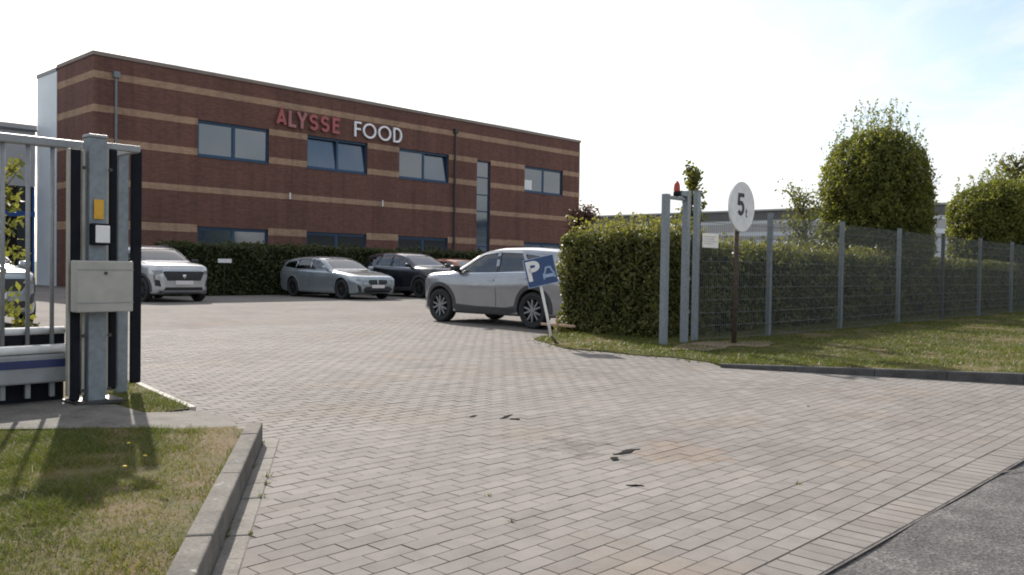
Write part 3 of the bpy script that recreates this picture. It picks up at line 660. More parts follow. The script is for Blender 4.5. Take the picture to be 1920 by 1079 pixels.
for lx in (23.83, 29.62): W(MB().box(lx-.035, lx+.035, FY-.09, FY-.01, 4.52, 4.56).tube([(lx, FY-.06, 4.40), (lx, FY-.06, 4.72)], .045, 10), 'wall_lamp', 'white_paint')
# raised lettering on the facade
sgn = thing('wall_lettering', 'raised red and white wall lettering above the upper windows', 'sign', (22.97, FY-.14, 7.97))
LET = [('A', 19.35, .50, 'letter_red'), ('L', 19.94, .36, 'letter_faded'), ('Y', 20.33, .52, 'letter_faded'), ('S', 20.95, .44, 'letter_red'), ('S', 21.52, .44, 'letter_red'), ('E', 22.12, .38, 'letter_red'),
       ('F', 23.30, .36, 'letter_white'), ('O', 23.76, .74, 'letter_white'), ('O', 24.62, .74, 'letter_white'), ('D', 25.50, .50, 'letter_white')]
for ch, lx, w, m in LET:
    o = letter(ch, w*1.184, .808, .148 if m != 'letter_white' else .100, .09, m, sgn); o.location = ((lx-19.35)*1.1875, 0, 0)
    if m == 'letter_white': o['label'] = 'thin white letter'
    for fz in (.1, .55): MB().box(w/2-.02, w/2+.02, .09, .14, fz, fz+.03).build('fixing', 'pipe_dark', o)

# low wing left of it, with blue-framed glazing
wing = thing('entrance_wing', 'lower pale wing with blue framed glazing behind the gate', 'building', (4, 44.62, 0))
def WW(mb, name, mat): o = mb.build(name, mat, wing); o.matrix_parent_inverse = Matrix.Translation((-4, -44.62, 0)); return o
for i in range(9): WW(MB().cbox(-11.8+i*2.9, -8.9+i*2.9-.012, 44.65, 44.97, 4.61, 7.24, .01), 'wall_panel', 'panel_grey')
WW(MB().box(-12, 14.33, 44.98, 55, 0, 7.17), 'wall', 'panel_grey'); WW(MB().box(-12.1, 14.33, 44.58, 55, 7.245, 7.49), 'roof_edge', 'panel_grey'); WW(MB().box(-12.1, 14.33, 44.54, 44.578, 7.18, 7.27), 'gutter', 'panel_dark')
for i in range(14):
    x = -11.6+i*1.85; WW(MB().box(x, x+1.75, 44.82, 44.86, .1, 3.18), 'glass_panel', 'pane_dark'); WW(MB().box(x, x+1.75, 44.82, 44.86, 3.47, 4.55), 'glass_panel', 'pane_dark'); WW(MB().box(x+1.752, x+1.848, 44.74, 44.92, 0, 4.60), 'mullion', 'bright_blue')
WW(MB().box(-12, 14.3, 44.68, 44.735, 3.19, 3.45), 'transom', 'bright_blue')

# long warehouse far behind the fence
wh = thing('warehouse', 'long low grey warehouse with white bands behind the hedge', 'building', (60, 20, 0))
def WH(mb, name, mat): o = mb.build(name, mat, wh); o.matrix_parent_inverse = Matrix.Translation((-60, -20, 0)); return o
for z0, z1, m, off in ((0, 3.55, 'panel_white', .0), (3.55, 3.85, 'panel_grey', .03), (3.85, 4.15, 'panel_white', .0), (4.15, 4.75, 'panel_grey', .02), (4.75, 5.02, 'panel_white', .0), (5.02, 5.68, 'panel_dark', .06)):
    WH(MB().box(60-off, 80, -25, 75, z0, z1-.002), 'wall_band' if z0 else 'wall', m)
WH(MB().box(59.8, 80.2, -25.2, 75.2, 5.68, 5.80), 'roof_edge', 'panel_grey')

# ================================================================== vegetation
def leaf_quads(p, nrm, size, tone, jitter=0.9):
    n = len(p); r = RNG.normal(size=(n, 3)); nn = nrm+r*jitter; nn /= np.linalg.norm(nn, axis=1)[:, None]+1e-9
    t = np.cross(nn, RNG.normal(size=(n, 3))); t /= np.linalg.norm(t, axis=1)[:, None]+1e-9; b = np.cross(nn, t); s = (size*(0.6+0.8*RNG.random(n)))[:, None]
    v = np.empty((n, 4, 3)); v[:, 0] = p-t*s*.5; v[:, 1] = p+b*s*.28+nn*s*.06; v[:, 2] = p+t*s*.5; v[:, 3] = p-b*s*.28+nn*s*.06
    return v.reshape(-1, 3), tone
def box_shell(x0, x1, y0, y1, z0, z1, dens, faces='xXyYZ', depth=.16, seed=1, round_r=.18, lump=.10):
    P = []; Nn = []
    for f in faces:
        if f in 'xX': A = (y1-y0)*(z1-z0)
        elif f in 'yY': A = (x1-x0)*(z1-z0)
        else: A = (x1-x0)*(y1-y0)
        n = int(A*dens); u, v = RNG.random(n), RNG.random(n)
        if f in 'xX': p = np.column_stack([np.full(n, x0 if f == 'x' else x1), y0+u*(y1-y0), z0+v*(z1-z0)]); nr = np.tile([-1. if f == 'x' else 1., 0, 0], (n, 1))
        elif f in 'yY': p = np.column_stack([x0+u*(x1-x0), np.full(n, y0 if f == 'y' else y1), z0+v*(z1-z0)]); nr = np.tile([0, -1. if f == 'y' else 1., 0], (n, 1))
        else: p = np.column_stack([x0+u*(x1-x0), y0+v*(y1-y0), np.full(n, z1)]); nr = np.tile([0, 0, 1.], (n, 1))
        P.append(p); Nn.append(nr)
    p = np.concatenate(P); nr = np.concatenate(Nn)
    # round the box edges, then push in and out in lumps
    c = np.column_stack([np.clip(p[:, 0], x0+round_r, x1-round_r), np.clip(p[:, 1], y0+round_r, y1-round_r), np.minimum(p[:, 2], z1-round_r)])
    d = p-c; L = np.linalg.norm(d, axis=1); k = L > round_r; p[k] = c[k]+d[k]/L[k][:, None]*round_r; nr[k] = d[k]/L[k][:, None]
    q = p[:, 0]*1.0+p[:, 1]*1.0; lm = vnoise(q*1.6+seed, p[:, 2]*1.9+p[:, 1]*.7, seed)*.6+vnoise(q*4.3, p[:, 2]*4.7+p[:, 1]*2, seed+1)*.4-.5
    dep = -np.abs(RNG.normal(0, depth*.6, len(p)))+lm*2*lump+RNG.random(len(p))*.03
    p = p+nr*dep[:, None]; p[:, 2] = np.maximum(p[:, 2], z0+.01)
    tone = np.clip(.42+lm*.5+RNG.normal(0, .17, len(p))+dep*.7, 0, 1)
    return p, nr, tone
def core_box(x0, x1, y0, y1, z0, z1, parent):
    bm = bmesh.new(); bmesh.ops.create_cube(bm, size=1.0); bmesh.ops.subdivide_edges(bm, edges=bm.edges[:], cuts=7, use_grid_fill=True)
    for v in bm.verts:
        c = v.co; j = Vector((random.uniform(-.5, .5), random.uniform(-.5, .5), random.uniform(-.5, .5)))*.06
        v.co = Vector(((x0+x1)/2+c.x*(x1-x0), (y0+y1)/2+c.y*(y1-y0), (z0+z1)/2+c.z*(z1-z0)))+j
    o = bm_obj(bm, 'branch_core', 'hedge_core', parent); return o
def shoots(pts, hgt, lean, nl, size, tone0):
    """thin upright shoots with leaves: returns stem MB and leaf arrays"""
    mb = MB(); P = []; T = []; Nn = []
    for (x, y, z) in pts:
        h = hgt*(.35+.9*random.random()); lx, ly = random.gauss(0, lean)*h, random.gauss(0, lean)*h
        c = [(x+lx*t*t, y+ly*t*t, z+h*t) for t in (0, .35, .7, 1)]
        mb.tube(c, [.0045, .004, .003, .0015], 4, cap=False)
        for k in range(int(nl*h/hgt)+2):
            t = random.uniform(.1, 1.0); P.append((x+lx*t*t+random.gauss(0, .035), y+ly*t*t+random.gauss(0, .035), z+h*t)); Nn.append((random.gauss(0, 1), random.gauss(0, 1), .4)); T.append(min(1, max(0, tone0+random.gauss(0, .18))))
    return mb, np.array(P), np.array(Nn), np.array(T)
def hedge(name, label, boxes, mat, size, dens, faces, shoot=None, group=None):
    b0 = boxes[0]; t = thing(name, label, 'hedge', ((b0[0]+b0[1])/2, (b0[2]+b0[3])/2, 0), 0, group); T0 = Matrix.Translation(-t.location)
    VS = []; TS = []
    for i, (x0, x1, y0, y1, z1) in enumerate(boxes):
        p, nr, tn = box_shell(x0, x1, y0, y1, .02, z1, dens, faces[i] if isinstance(faces, (list, tuple)) else faces, seed=i*3+2)
        v, tn = leaf_quads(p, nr, size, tn); VS.append(v); TS.append(tn)
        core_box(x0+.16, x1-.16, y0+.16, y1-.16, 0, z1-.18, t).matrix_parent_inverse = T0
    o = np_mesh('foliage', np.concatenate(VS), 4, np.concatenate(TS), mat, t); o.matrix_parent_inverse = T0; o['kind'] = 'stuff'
    if shoot:
        pts, hgt, nl, sz, tone0, m2 = shoot
        mb, P, Nn, T = shoots(pts, hgt, .16, nl, sz, tone0)
        s = mb.build('shoots', 'bark', t); s.matrix_parent_inverse = T0; s['kind'] = 'stuff'
        v, T = leaf_quads(P, Nn, sz, T); o = np_mesh('shoot_leaves', v, 4, T, m2, t); o.matrix_parent_inverse = T0; o['kind'] = 'stuff'
    return t
rp = lambda x0, x1, y0, y1, z, n: [(random.uniform(x0, x1), random.uniform(y0, y1), z+random.uniform(-.1, .04)) for _ in range(n)]
hedge('clipped_hedge', 'thick sunlit topped hedge end beside the leaning parking sign', [(11.35, 13.1, 7.62, 9.75, 1.76)], 'hedge_leaf', .066, 1500, 'xyZXY', (rp(11.4, 13.0, 7.7, 9.7, 1.76, 230), .26, 9, .06, .72, 'sprout_leaf'))
hedge('fence_hedge', 'long clipped hedge running behind the mesh fence', [(13.15, 42, 7.75, 9.0, 1.58)], 'hedge_leaf', .085, 520, 'yZx', (rp(13.2, 24, 7.8, 8.9, 1.55, 420), .24, 8, .075, .70, 'hedge_leaf'))
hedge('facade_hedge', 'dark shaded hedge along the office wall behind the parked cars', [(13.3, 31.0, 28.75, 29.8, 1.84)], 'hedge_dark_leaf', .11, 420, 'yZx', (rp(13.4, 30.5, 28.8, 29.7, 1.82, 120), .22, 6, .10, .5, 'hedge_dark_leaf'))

def clipped_tree(name, label, cx, cy, rx, ry, z0, z1, zc, dens, size, nshoot, hsh, group):
    """straight-sided, dome-topped clipped tree on a trunk"""
    t = thing(name, label, 'tree', (cx, cy, 0), 0, group)
    MB().tube([(0, 0, 0), (.03, .02, z0*.6), (0, 0, z0+.3), (.02, 0, (z0+z1)/2)], [.16, .13, .11, .05], 10).build('trunk', 'bark', t, True)
    A = 2*math.pi*rx*(z1-z0)*1.15; n = int(A*dens); P = np.empty((n, 3)); Nn = np.empty((n, 3))
    a = RNG.uniform(0, 2*np.pi, n); u = RNG.random(n); top = u > .74
    z = z0+RNG.random(n)*(zc-z0); P[:] = np.column_stack([rx*np.cos(a), ry*np.sin(a), z]); Nn[:] = np.column_stack([np.cos(a), np.sin(a), 0*a])
    ph = np.arccos(1-RNG.random(n)*.98); sp = np.sin(ph); cp = np.cos(ph)
    P[top] = np.column_stack([rx*sp*np.cos(a), ry*sp*np.sin(a), zc+(z1-zc)*cp])[top]; Nn[top] = np.column_stack([sp*np.cos(a), sp*np.sin(a), cp])[top]
    sq = 1-.10*np.clip((z0+.6-P[:, 2])/.6, 0, 1); P[:, :2] *= sq[:, None]
    lm = vnoise(a*3.1+cx, P[:, 2]*2.2, 21)*.55+vnoise(a*8, P[:, 2]*5.5, 22)*.45-.5
    dep = -np.abs(RNG.normal(0, .20, n))+lm*.26+.10*RNG.random(n)**4; P += Nn*dep[:, None]
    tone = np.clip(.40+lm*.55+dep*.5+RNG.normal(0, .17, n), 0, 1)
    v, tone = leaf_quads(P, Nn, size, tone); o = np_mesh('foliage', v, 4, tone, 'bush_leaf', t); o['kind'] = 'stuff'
    prof = [(.02, z0+.12), (rx*.66, z0+.12), (rx*.72, z0+.5), (rx*.72, zc)]+[(rx*.72*math.cos(R(q)), zc+(z1-zc-.38)*math.sin(R(q))) for q in (20, 40, 60, 80)]+[(.02, z1-.36)]
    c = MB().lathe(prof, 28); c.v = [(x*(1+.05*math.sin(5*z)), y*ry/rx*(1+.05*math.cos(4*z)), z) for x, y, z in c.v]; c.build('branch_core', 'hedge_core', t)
    pts = []
    for _ in range(nshoot):
        aa = random.uniform(0, 6.283); r = random.random()**.6; pts.append((rx*.98*r*math.cos(aa), ry*.98*r*math.sin(aa), zc+(z1-zc)*math.sqrt(max(0, 1-r*r))-.08))
    mb, P, Nn, T = shoots(pts, hsh, .22, 16, size, .55); mb.build('shoots', 'green_stem', t)['kind'] = 'stuff'
    v, T = leaf_quads(P, Nn, size*.85, T); o = np_mesh('shoot_leaves', v, 4, T, 'bush_leaf', t); o['kind'] = 'stuff'
    # side sprouts
    mb = MB(); P = []; Nn = []; T = []
    for _ in range(int(nshoot*1.6)):
        aa = random.uniform(0, 6.283); zz = random.uniform(z0+.6, zc); L = hsh*random.uniform(.25, .7); d = Vector((math.cos(aa), math.sin(aa), random.uniform(.4, 1.3))).normalized(); s = Vector((rx*.9*math.cos(aa), ry*.9*math.sin(aa), zz))
        mb.tube([s, s+d*L*.5, s+d*L+Vector((0, 0, .05))], [.006, .004, .002], 4, cap=False)
        for k in range(9): q = s+d*L*random.uniform(.2, 1)+Vector((random.gauss(0, .03), random.gauss(0, .03), random.gauss(0, .03))); P.append(q[:]); Nn.append((random.gauss(0, 1), random.gauss(0, 1), .3)); T.append(min(1, max(0, .5+random.gauss(0, .2))))
    mb.build('side_shoots', 'green_stem', t)['kind'] = 'stuff'; v, T = leaf_quads(np.array(P), np.array(Nn), size*.8, np.array(T)); o = np_mesh('side_shoot_leaves', v, 4, T, 'bush_leaf', t); o['kind'] = 'stuff'
    return t
clipped_tree('clipped_tree', 'taller dome topped clipped tree with wild shoots behind the fence', 23.55, 9.0, 1.38, 1.38, 1.2, 5.0, 3.45, 1500, .085, 110, .80, 'clipped trees behind the fence')
clipped_tree('clipped_tree', 'lower broad clipped tree at the right edge behind the fence', 35.1, 9.0, 1.62, 1.62, 1.3, 4.55, 3.5, 1200, .10, 90, .6, 'clipped trees behind the fence')

def wild(name, label, cat, x, y, h, crown, nb, nl, size, mat, spread, z0=0.0, trunk=.03):
    """sapling or shrub: branching stems with loose leaves"""
    t = thing(name, label, cat, (x, y, 0)); mb = MB(); P = []; Nn = []; T = []
    mb.tube([(0, 0, z0), (.02, .01, h*.5), (.0, .03, h*.93)], [trunk, trunk*.7, trunk*.25], 8)
    for i in range(nb):
        zz = random.uniform(h*(1-crown), h*.9); a = random.uniform(0, 6.283); L = spread*random.uniform(.4, 1)*(1.15-zz/h*.6); up = random.uniform(.5, 1.5)
        d = Vector((math.cos(a), math.sin(a), up)).normalized(); s = Vector((0.01, .01, zz)); e = s+d*L
        mb.tube([s, s+d*L*.5+Vector((0, 0, -.02)), e], [trunk*.35, trunk*.25, trunk*.1], 5, cap=False)
        for k in range(nl):
            q = s+d*L*random.uniform(.15, 1.05)+Vector((random.gauss(0, .25*spread*.4), random.gauss(0, .25*spread*.4), random.gauss(0, .2*spread*.4))); P.append(q[:]); Nn.append((random.gauss(0, 1), random.gauss(0, 1), .5)); T.append(min(1, max(0, .45+random.gauss(0, .22))))
    mb.build('trunk', 'bark', t, True); v, T = leaf_quads(np.array(P), np.array(Nn), size, np.array(T)); o = np_mesh('crown', v, 4, T, mat, t); o['kind'] = 'stuff'; return t
wild('sapling', 'slender yellow green sapling rising behind the catch posts', 'tree', 13.75, 8.55, 3.3, .6, 46, 28, .085, 'sprout_leaf', .48, 0, .03)
wild('wild_shrub', 'loose arching shrub left of the taller clipped tree', 'shrub', 19.4, 9.05, 3.1, .65, 62, 26, .080, 'hedge_leaf', 1.15, 0, .035)
wild('plum_tree', 'dark purple leaved tree by the far corner of the office', 'tree', 27.3, 22.0, 3.65, .6, 60, 60, .13, 'plum_leaf', 1.2, 0, .07)
wild('loose_tree', 'loose leafy tree above the lower clipped tree at the right edge', 'tree', 49.5, 11.9, 7.6, .45, 46, 34, .17, 'hedge_leaf', 2.2, 0, .12)
wild('garden_shrub', 'yellow green leafy shrub seen through the gate bars', 'shrub', 2.52, 9.0, 2.25, .9, 26, 16, .085, 'sprout_leaf', .5, 0, .02)
wild('garden_shrub', 'low leafy sprig at the foot of the gate rail', 'shrub', 2.55, 8.4, .75, .9, 16, 12, .07, 'sprout_leaf', .28, 0, .012)

# ================================================================== sliding gate, portal and catch posts
gate = thing('sliding_gate', 'grey metal sliding gate with vertical bars at the left edge', 'gate', (2.0, 7.2, 0))
def GP(mb, name, mat, parent=None, **k):
    o = mb.build(name, mat, parent or gate, **k); o.matrix_parent_inverse = Matrix.Translation((-2.0, -7.2, 0)) if parent is None else Matrix(); return o
GY = 7.20
GP(MB().cbox(-4, 2.66, GY-.035, GY+.035, 2.02, 2.09, .012), 'top_rail', 'gate_grey')
for i in range(32):
    bx = 2.425-.172*i; GP(MB().tube([(bx, GY, .46), (bx, GY, 2.02)], .0165, 8), 'bar', 'gate_grey', smooth=True)
GP(MB().cbox(2.535, 2.585, GY-.03, GY+.03, .1, 2.02, .008), 'end_stile', 'gate_grey')
GP(MB().tube([(-4, GY+.055, .605), (2.533, GY+.055, .605)], .032, 16), 'middle_rail', 'gate_alu', smooth=True)
GP(MB().tube([(-4, GY-.03, .472), (2.533, GY-.03, .472)], .036, 16), 'beam_cap', 'gate_alu', smooth=True)
GP(MB().box(-4, 2.53, GY+.03, GY+.036, .43, .58), 'kick_panel', 'rubber')
GP(MB().box(-4, 2.53, GY+.05, GY+.056, .06, .214), 'shade_sheet', 'rubber')  # dark sheet added for the shade below the beam
beam = GP(MB().cbox(-4, 2.533, GY-.075, GY+.075, .215, .435, .014), 'bottom_beam', 'gate_grey')
GP(MB().box(-4, 2.53, GY-.079, GY-.074, .335, .395), 'stripe', 'navy', beam)
for i in range(32):
    bx = 2.425-.172*i; GP(MB().cbox(bx-.018, bx+.018, GY-.02, GY+.02, .10, .215, .004), 'tooth', 'gate_grey')
portal = thing('gate_portal', 'galvanised gate guide post with black safety edges and control box', 'gate post', (2.65, 7.0, 0))
PI = Matrix.Translation((-2.65, -7.0, 0))
def PP(mb, name, mat, parent=portal, **k):
    o = mb.build(name, mat, parent, **k); o.matrix_parent_inverse = PI if parent is portal else Matrix(); return o
PP(MB().cbox(2.598, 2.730, 6.93, 7.06, 0, 2.10, .008), 'post', 'galvanised'); PP(MB().cbox(2.592, 2.736, 6.924, 7.066, 2.10, 2.125, .006), 'post_cap', 'gate_grey')
PP(MB().box(2.48, 2.85, 6.85, 7.15, .055, .078), 'base_plate', 'pipe_dark')
PP(MB().cbox(3.035, 3.125, 7.47, 7.56, 0, 2.12, .008), 'post', 'galvanised')
PP(MB().cbox(2.737, 3.02, 7.0, 7.05, 2.03, 2.08, .005), 'tie_bar', 'gate_grey'); PP(MB().cbox(2.98, 3.03, 7.05, 7.45, 2.03, 2.08, .005), 'tie_bar', 'gate_grey')
for x0, x1, yy, z0, z1 in ((2.475, 2.548, 6.95, .08, 2.0), (2.768, 2.832, 6.98, .14, 2.03), (3.145, 3.235, 7.46, .11, 2.12)):
    PP(MB().cbox(x0, x1, yy, yy+.045, z0, z1, .014), 'rubber_edge', 'rubber')
for x0, x1, yy, z0, z1 in ((2.458, 2.474, 6.96, .12, 2.0), (2.558, 2.580, 6.96, .12, 2.0), (2.737, 2.766, 6.985, .1, 2.03), (2.985, 3.018, 7.47, .1, 2.1)):
    PP(MB().cbox(x0, x1, yy, yy+.05, z0, z1, .003), 'edge_profile', 'cream_trim')
for zz in (1.86, .58, .16):
    for sx in (2.56, 2.75): PP(MB().tube([(sx, 6.93, zz), (sx, 6.905, zz)], .014, 8), 'bolt', 'pipe_dark')
cab = PP(MB().cbox(2.455, 2.875, 6.78, 6.91, .765, 1.155, .01), 'control_box', 'cabinet')
PP(MB().box(2.455, 2.875, 6.776, 6.779, 1.085, 1.091), 'lid_seam', 'gate_grey', cab); PP(MB().box(2.455, 2.875, 6.776, 6.779, .835, .841), 'lid_seam', 'gate_grey', cab); PP(MB().tube([(2.665, 6.781, 1.062), (2.665, 6.771, 1.062)], .012, 10), 'lock', 'pipe_dark', cab)
unit = PP(MB().cbox(2.592, 2.726, 6.86, 6.919, 1.275, 1.44, .008), 'photocell', 'rubber'); PP(MB().cbox(2.616, 2.722, 6.845, 6.859, 1.292, 1.425, .005), 'photocell_cover', 'white_paint', unit)
PP(MB().box(2.628, 2.70, 6.914, 6.9185, 1.475, 1.625), 'warning_tag', 'yellow_tag')

catch = thing('catch_portal', 'pair of galvanised gate catch posts joined at the top', 'gate post', (10.95, 7.1, 0)); CI = Matrix.Translation((-10.95, -7.1, 0))
def CP(mb, name, mat, parent=catch, **k): o = mb.build(name, mat, parent, **k); o.matrix_parent_inverse = CI; return o
CP(MB().cbox(10.655, 10.75, 7.05, 7.145, 0, 2.26, .008), 'post', 'galvanised'); CP(MB().cbox(11.175, 11.27, 7.03, 7.125, 0, 2.34, .008), 'post', 'galvanised')
CP(MB().cbox(10.752, 11.173, 7.065, 7.125, 2.19, 2.24, .006), 'cross_bar', 'galvanised')
CP(MB().box(10.56, 10.98, 6.95, 7.28, .02, .055), 'base_plate', 'gate_alu'); CP(MB().box(11.06, 11.42, 6.93, 7.25, .02, .05), 'base_plate', 'pipe_grey')
CP(MB().cbox(11.02, 11.173, 7.03, 7.13, 2.25, 2.33, .01), 'catch_hook', 'galvanised')
for zz in (.5, 1.0, 1.6): CP(MB().cbox(11.272, 11.31, 7.04, 7.12, zz, zz+.06, .004), 'catch_plate', 'pipe_grey')
bc = thing('beacon_light', 'red warning beacon on the bar between the catch posts', 'beacon', (10.98, 7.095, 2.246))
MB().lathe([(0.002, 0), (.052, 0), (.052, .06), (.045, .07), (.002, .07)], 20).build('base', 'rubber', bc, True)
MB().lathe([(.046, .071), (.048, .10), (.044, .16), (.032, .20), (.014, .222), (.001, .225)], 20).build('lens', 'red_lens', bc, True)

# ================================================================== mesh fence
fence = thing('mesh_fence', 'galvanised welded mesh fence with square posts along the lawn', 'fence', (13.6, 6.9, 0)); FI = Matrix.Translation((-13.6, -6.9, 0))
def FP(o, name=None): o.parent = fence; o.matrix_parent_inverse = FI; return o
FX = [11.62, 13.6, 16.52, 19.55, 22.45, 25.45, 28.6, 31.6, 34.6, 37.6, 40.6]
for i, x in enumerate(FX):
    w = .037 if i else .042; h = 2.12 if i else 2.36
    fy = 6.9 if i else 7.10
    m = MB().cbox(x-w, x+w, fy, fy+2*w, 0, h, .006).cbox(x-w-.004, x+w+.004, fy-.004, fy+.004+2*w, h, h+.015, .003)
    FP(m.build('post', 'galvanised' if i != 4 else 'pipe_dark'))
def panel(x0, x1):
    mb = MB(); z0, z1 = .06, 2.08; r = .0022
    n = int((x1-x0)/.05)
    for i in range(n+1):
        x = x0+(x1-x0)*i/n; mb.add([(x-r, 6.89-r, z0), (x+r, 6.89-r, z0), (x+r, 6.89+r, z0), (x-r, 6.89+r, z0), (x-r, 6.89-r, z1), (x+r, 6.89-r, z1), (x+r, 6.89+r, z1), (x-r, 6.89+r, z1)], [(0, 1, 5, 4), (1, 2, 6, 5), (2, 3, 7, 6), (3, 0, 4, 7)])
    r = .0028; z = .10
    while z < z1:
        for yy in (6.89-.0068, 6.89+.0068): mb.add([(x0, yy-r, z-r), (x0, yy+r, z-r), (x0, yy+r, z+r), (x0, yy-r, z+r), (x1, yy-r, z-r), (x1, yy+r, z-r), (x1, yy+r, z+r), (x1, yy-r, z+r)], [(0, 1, 5, 4), (1, 2, 6, 5), (2, 3, 7, 6), (3, 0, 4, 7)])
        z += .2
    return mb
for a, b in zip(FX[:-1], FX[1:]):
    pm = panel(a+.03, b-.03)
    if a < 12: pm.v = [(x, y+.20*(13.57-x)/1.92, z) for x, y, z in pm.v]
    FP(pm.build('mesh_panel', 'wire'))
pn = thing('paper_notice', 'small white notice fixed to the fence by the catch posts', 'notice', (11.86, 7.04, 1.62), R(-6))
MB().box(-.20, .20, -.004, .004, -.11, .11).build('board', 'sign_white', pn)
q = MB()
for k, wdt in enumerate((.28, .24, .3, .2)): q.box(-.15, -.15+wdt, -.0065, -.0045, .055-k*.036, .063-k*.036)
q.build('print_lines', 'gate_grey', pn)['kind'] = 'stuff'

# ================================================================== signs
ws = thing('weight_limit_sign', 'round white weight limit sign with black 5t on rusty post', 'sign', (11.63, 6.44, 0))
MB().tube([(0, .03, 0), (.0, .03, 1.1), (.01, .03, 2.35)], .036, 12).build('post', 'rust_post', ws, True)
ds = MB().lathe([(.001, -.014), (.365, -.014), (.374, -.008), (.374, .014), (.36, .018), (.001, .018)], 48, 'y'); ds.v = [(x+.05, y-.02, z+2.105) for x, y, z in ds.v]; disc = ds.build('disc', 'sign_white', ws)
l5 = letter('5', .205, .33, .058, .004, 'sign_black', disc, 'numeral'); l5.location = (-.095, -.0385, 1.975); lt = letter('t', .062, .125, .020, .004, 'sign_black', disc, 'numeral'); lt.location = (.135, -.0385, 1.955)
for zz in (1.95, 2.25): MB().box(-.05, .05, -.004, .07, zz, zz+.03).build('clamp', 'pipe_dark', ws)

ps = thing('parking_sign', 'blue parking sign tilted on a bent white pole by the hedge', 'sign', (10.0, 8.52, 0), R(-46.5+6))
MB().tube([(.03, 0, 0), (-.02, .0, .03), (-.10, .01, .13)], .021, 10).build('bent_foot', 'rust_post', ps, True)
MB().tube([(-.10, .01, .13), (-.165, .015, .45), (-.26, .02, .86), (-.32, .02, 1.15)], .022, 10).build('pole', 'white_paint', ps, True)
bo = MB().cbox(-.235, .235, -.012, .0, -.205, .225, .004).build('panel', 'sign_blue', ps); bo.location = (-.275, -.012, 1.095); bo.rotation_euler = (0, R(-13.5), 0)
bd = MB().box(-.235, -.226, -.016, -.0125, -.205, .225).box(.226, .235, -.016, -.0125, -.205, .225).box(-.226, .226, -.016, -.0125, -.205, -.197).box(-.226, .226, -.016, -.0125, .217, .225).build('border', 'pale_blue', bo)
lp = letter('P', .205, .30, .062, .004, 'white_paint', bo, 'symbol'); lp.location = (-.205, -.0165, -.11)
cs = MB(); ribbon(cs, [(.03, -.12), (.03, -.05), (.06, -.02), (.085, .05), (.15, .05), (.175, -.02), (.195, -.05), (.195, -.12)], .022, .004); ribbon(cs, [(.03, -.075), (.195, -.075)], .05, .0045); cs.v = [(x, y-.0168, z) for x, y, z in cs.v]; cs.build('symbol', 'pale_blue', bo)

rl = thing('parking_rail', 'low wooden rail on thin stakes behind the silver crossover', 'rail', (11.25, 9.6, 0), R(90))
MB().cbox(-.40, .36, -.015, .02, .17, .21, .005).build('plank', 'wood', rl)
for xx in (-.02,): MB().cbox(xx-.012, xx+.012, .021, .042, 0, .34, .004).build('stake', 'wood', rl)
pt = thing('bay_plate', 'white reserved plate on a thin stake in front of the dark hedge', 'sign', (15.26, 28.45, 0))
MB().cbox(-.26, .26, -.012, 0, 1.17, 1.31, .004).build('plate', 'sign_white', pt); MB().tube([(0, .015, 0), (0, .015, 1.3)], .011, 8).build('stake', 'pipe_dark', pt)

# dark scraps of bark and leaves lying on the paving
def scrap(x, y, L, wd, rz, label):
    bm = bmesh.new(); bmesh.ops.create_cube(bm, size=1.0); bmesh.ops.subdivide_edges(bm, edges=bm.edges[:], cuts=5, use_grid_fill=True)
    for v in bm.verts:
        c = v.co; t = c.x*2; v.co = Vector((c.x*L, c.y*wd*(1.05-abs(t))*(1+.35*math.sin(9*t))+.35*wd*math.sin(2.6*t), .001+(c.z+.5)*.0045*(1-.5*abs(t))))+Vector((random.uniform(-1, 1)*.004, random.uniform(-1, 1)*.004, random.uniform(0, 1)*.002))
    o = bm_obj(bm, 'bark_scrap', 'scrap_dark'); o.location = (x, y, 0); o.rotation_euler = (0, 0, rz); return tag(o, label, 'scrap', 'dark scraps lying on the paving')
scrap(4.47, 3.22, .26, .060, R(-8), 'largest dark curled scrap lying on the block paving'); scrap(4.25, 3.15, .10, .05, R(10), 'small dark scrap just below the largest one on the paving')
scrap(4.83, 4.62, .22, .035, R(15), 'thin dark strip lying farther up the drive'); scrap(4.80, 4.50, .06, .06, R(60), 'small dark lump beside the thin strip on the drive')
scrap(4.65, 4.80, .09, .03, R(0), 'faint dark scrap left of the thin strip on the drive'); scrap(3.80, 2.68, .09, .018, R(-60), 'short dark twig nearest the road on the paving')

# dandelions in the near lawn
for x, y, lb in ((2.02, 4.62, 'yellow dandelion right of the gate shadow on the lawn'), (1.83, 4.42, 'yellow dandelion at the lower edge of the gate shadow'), (1.35, 5.10, 'yellow dandelion between the bar shadows at the left edge'), (2.10, 5.02, 'yellow dandelion nearest the concrete strip')):
    d = thing('dandelion', lb, 'flower', (x, y, float(zl(x, y))), 0, 'dandelions in the near lawn')
    MB().tube([(0, 0, 0), (.004, .002, .03), (.006, .0, .052)], .0015, 6).build('stem', 'green_stem', d)
    f = MB().lathe([(.001, .052), (.008, .054), (.011, .058), (.008, .061), (.001, .063)], 14); f.v = [(x_+.006, y_, z_) for x_, y_, z_ in f.v]; f.build('flower_head', 'flower_yellow', d)

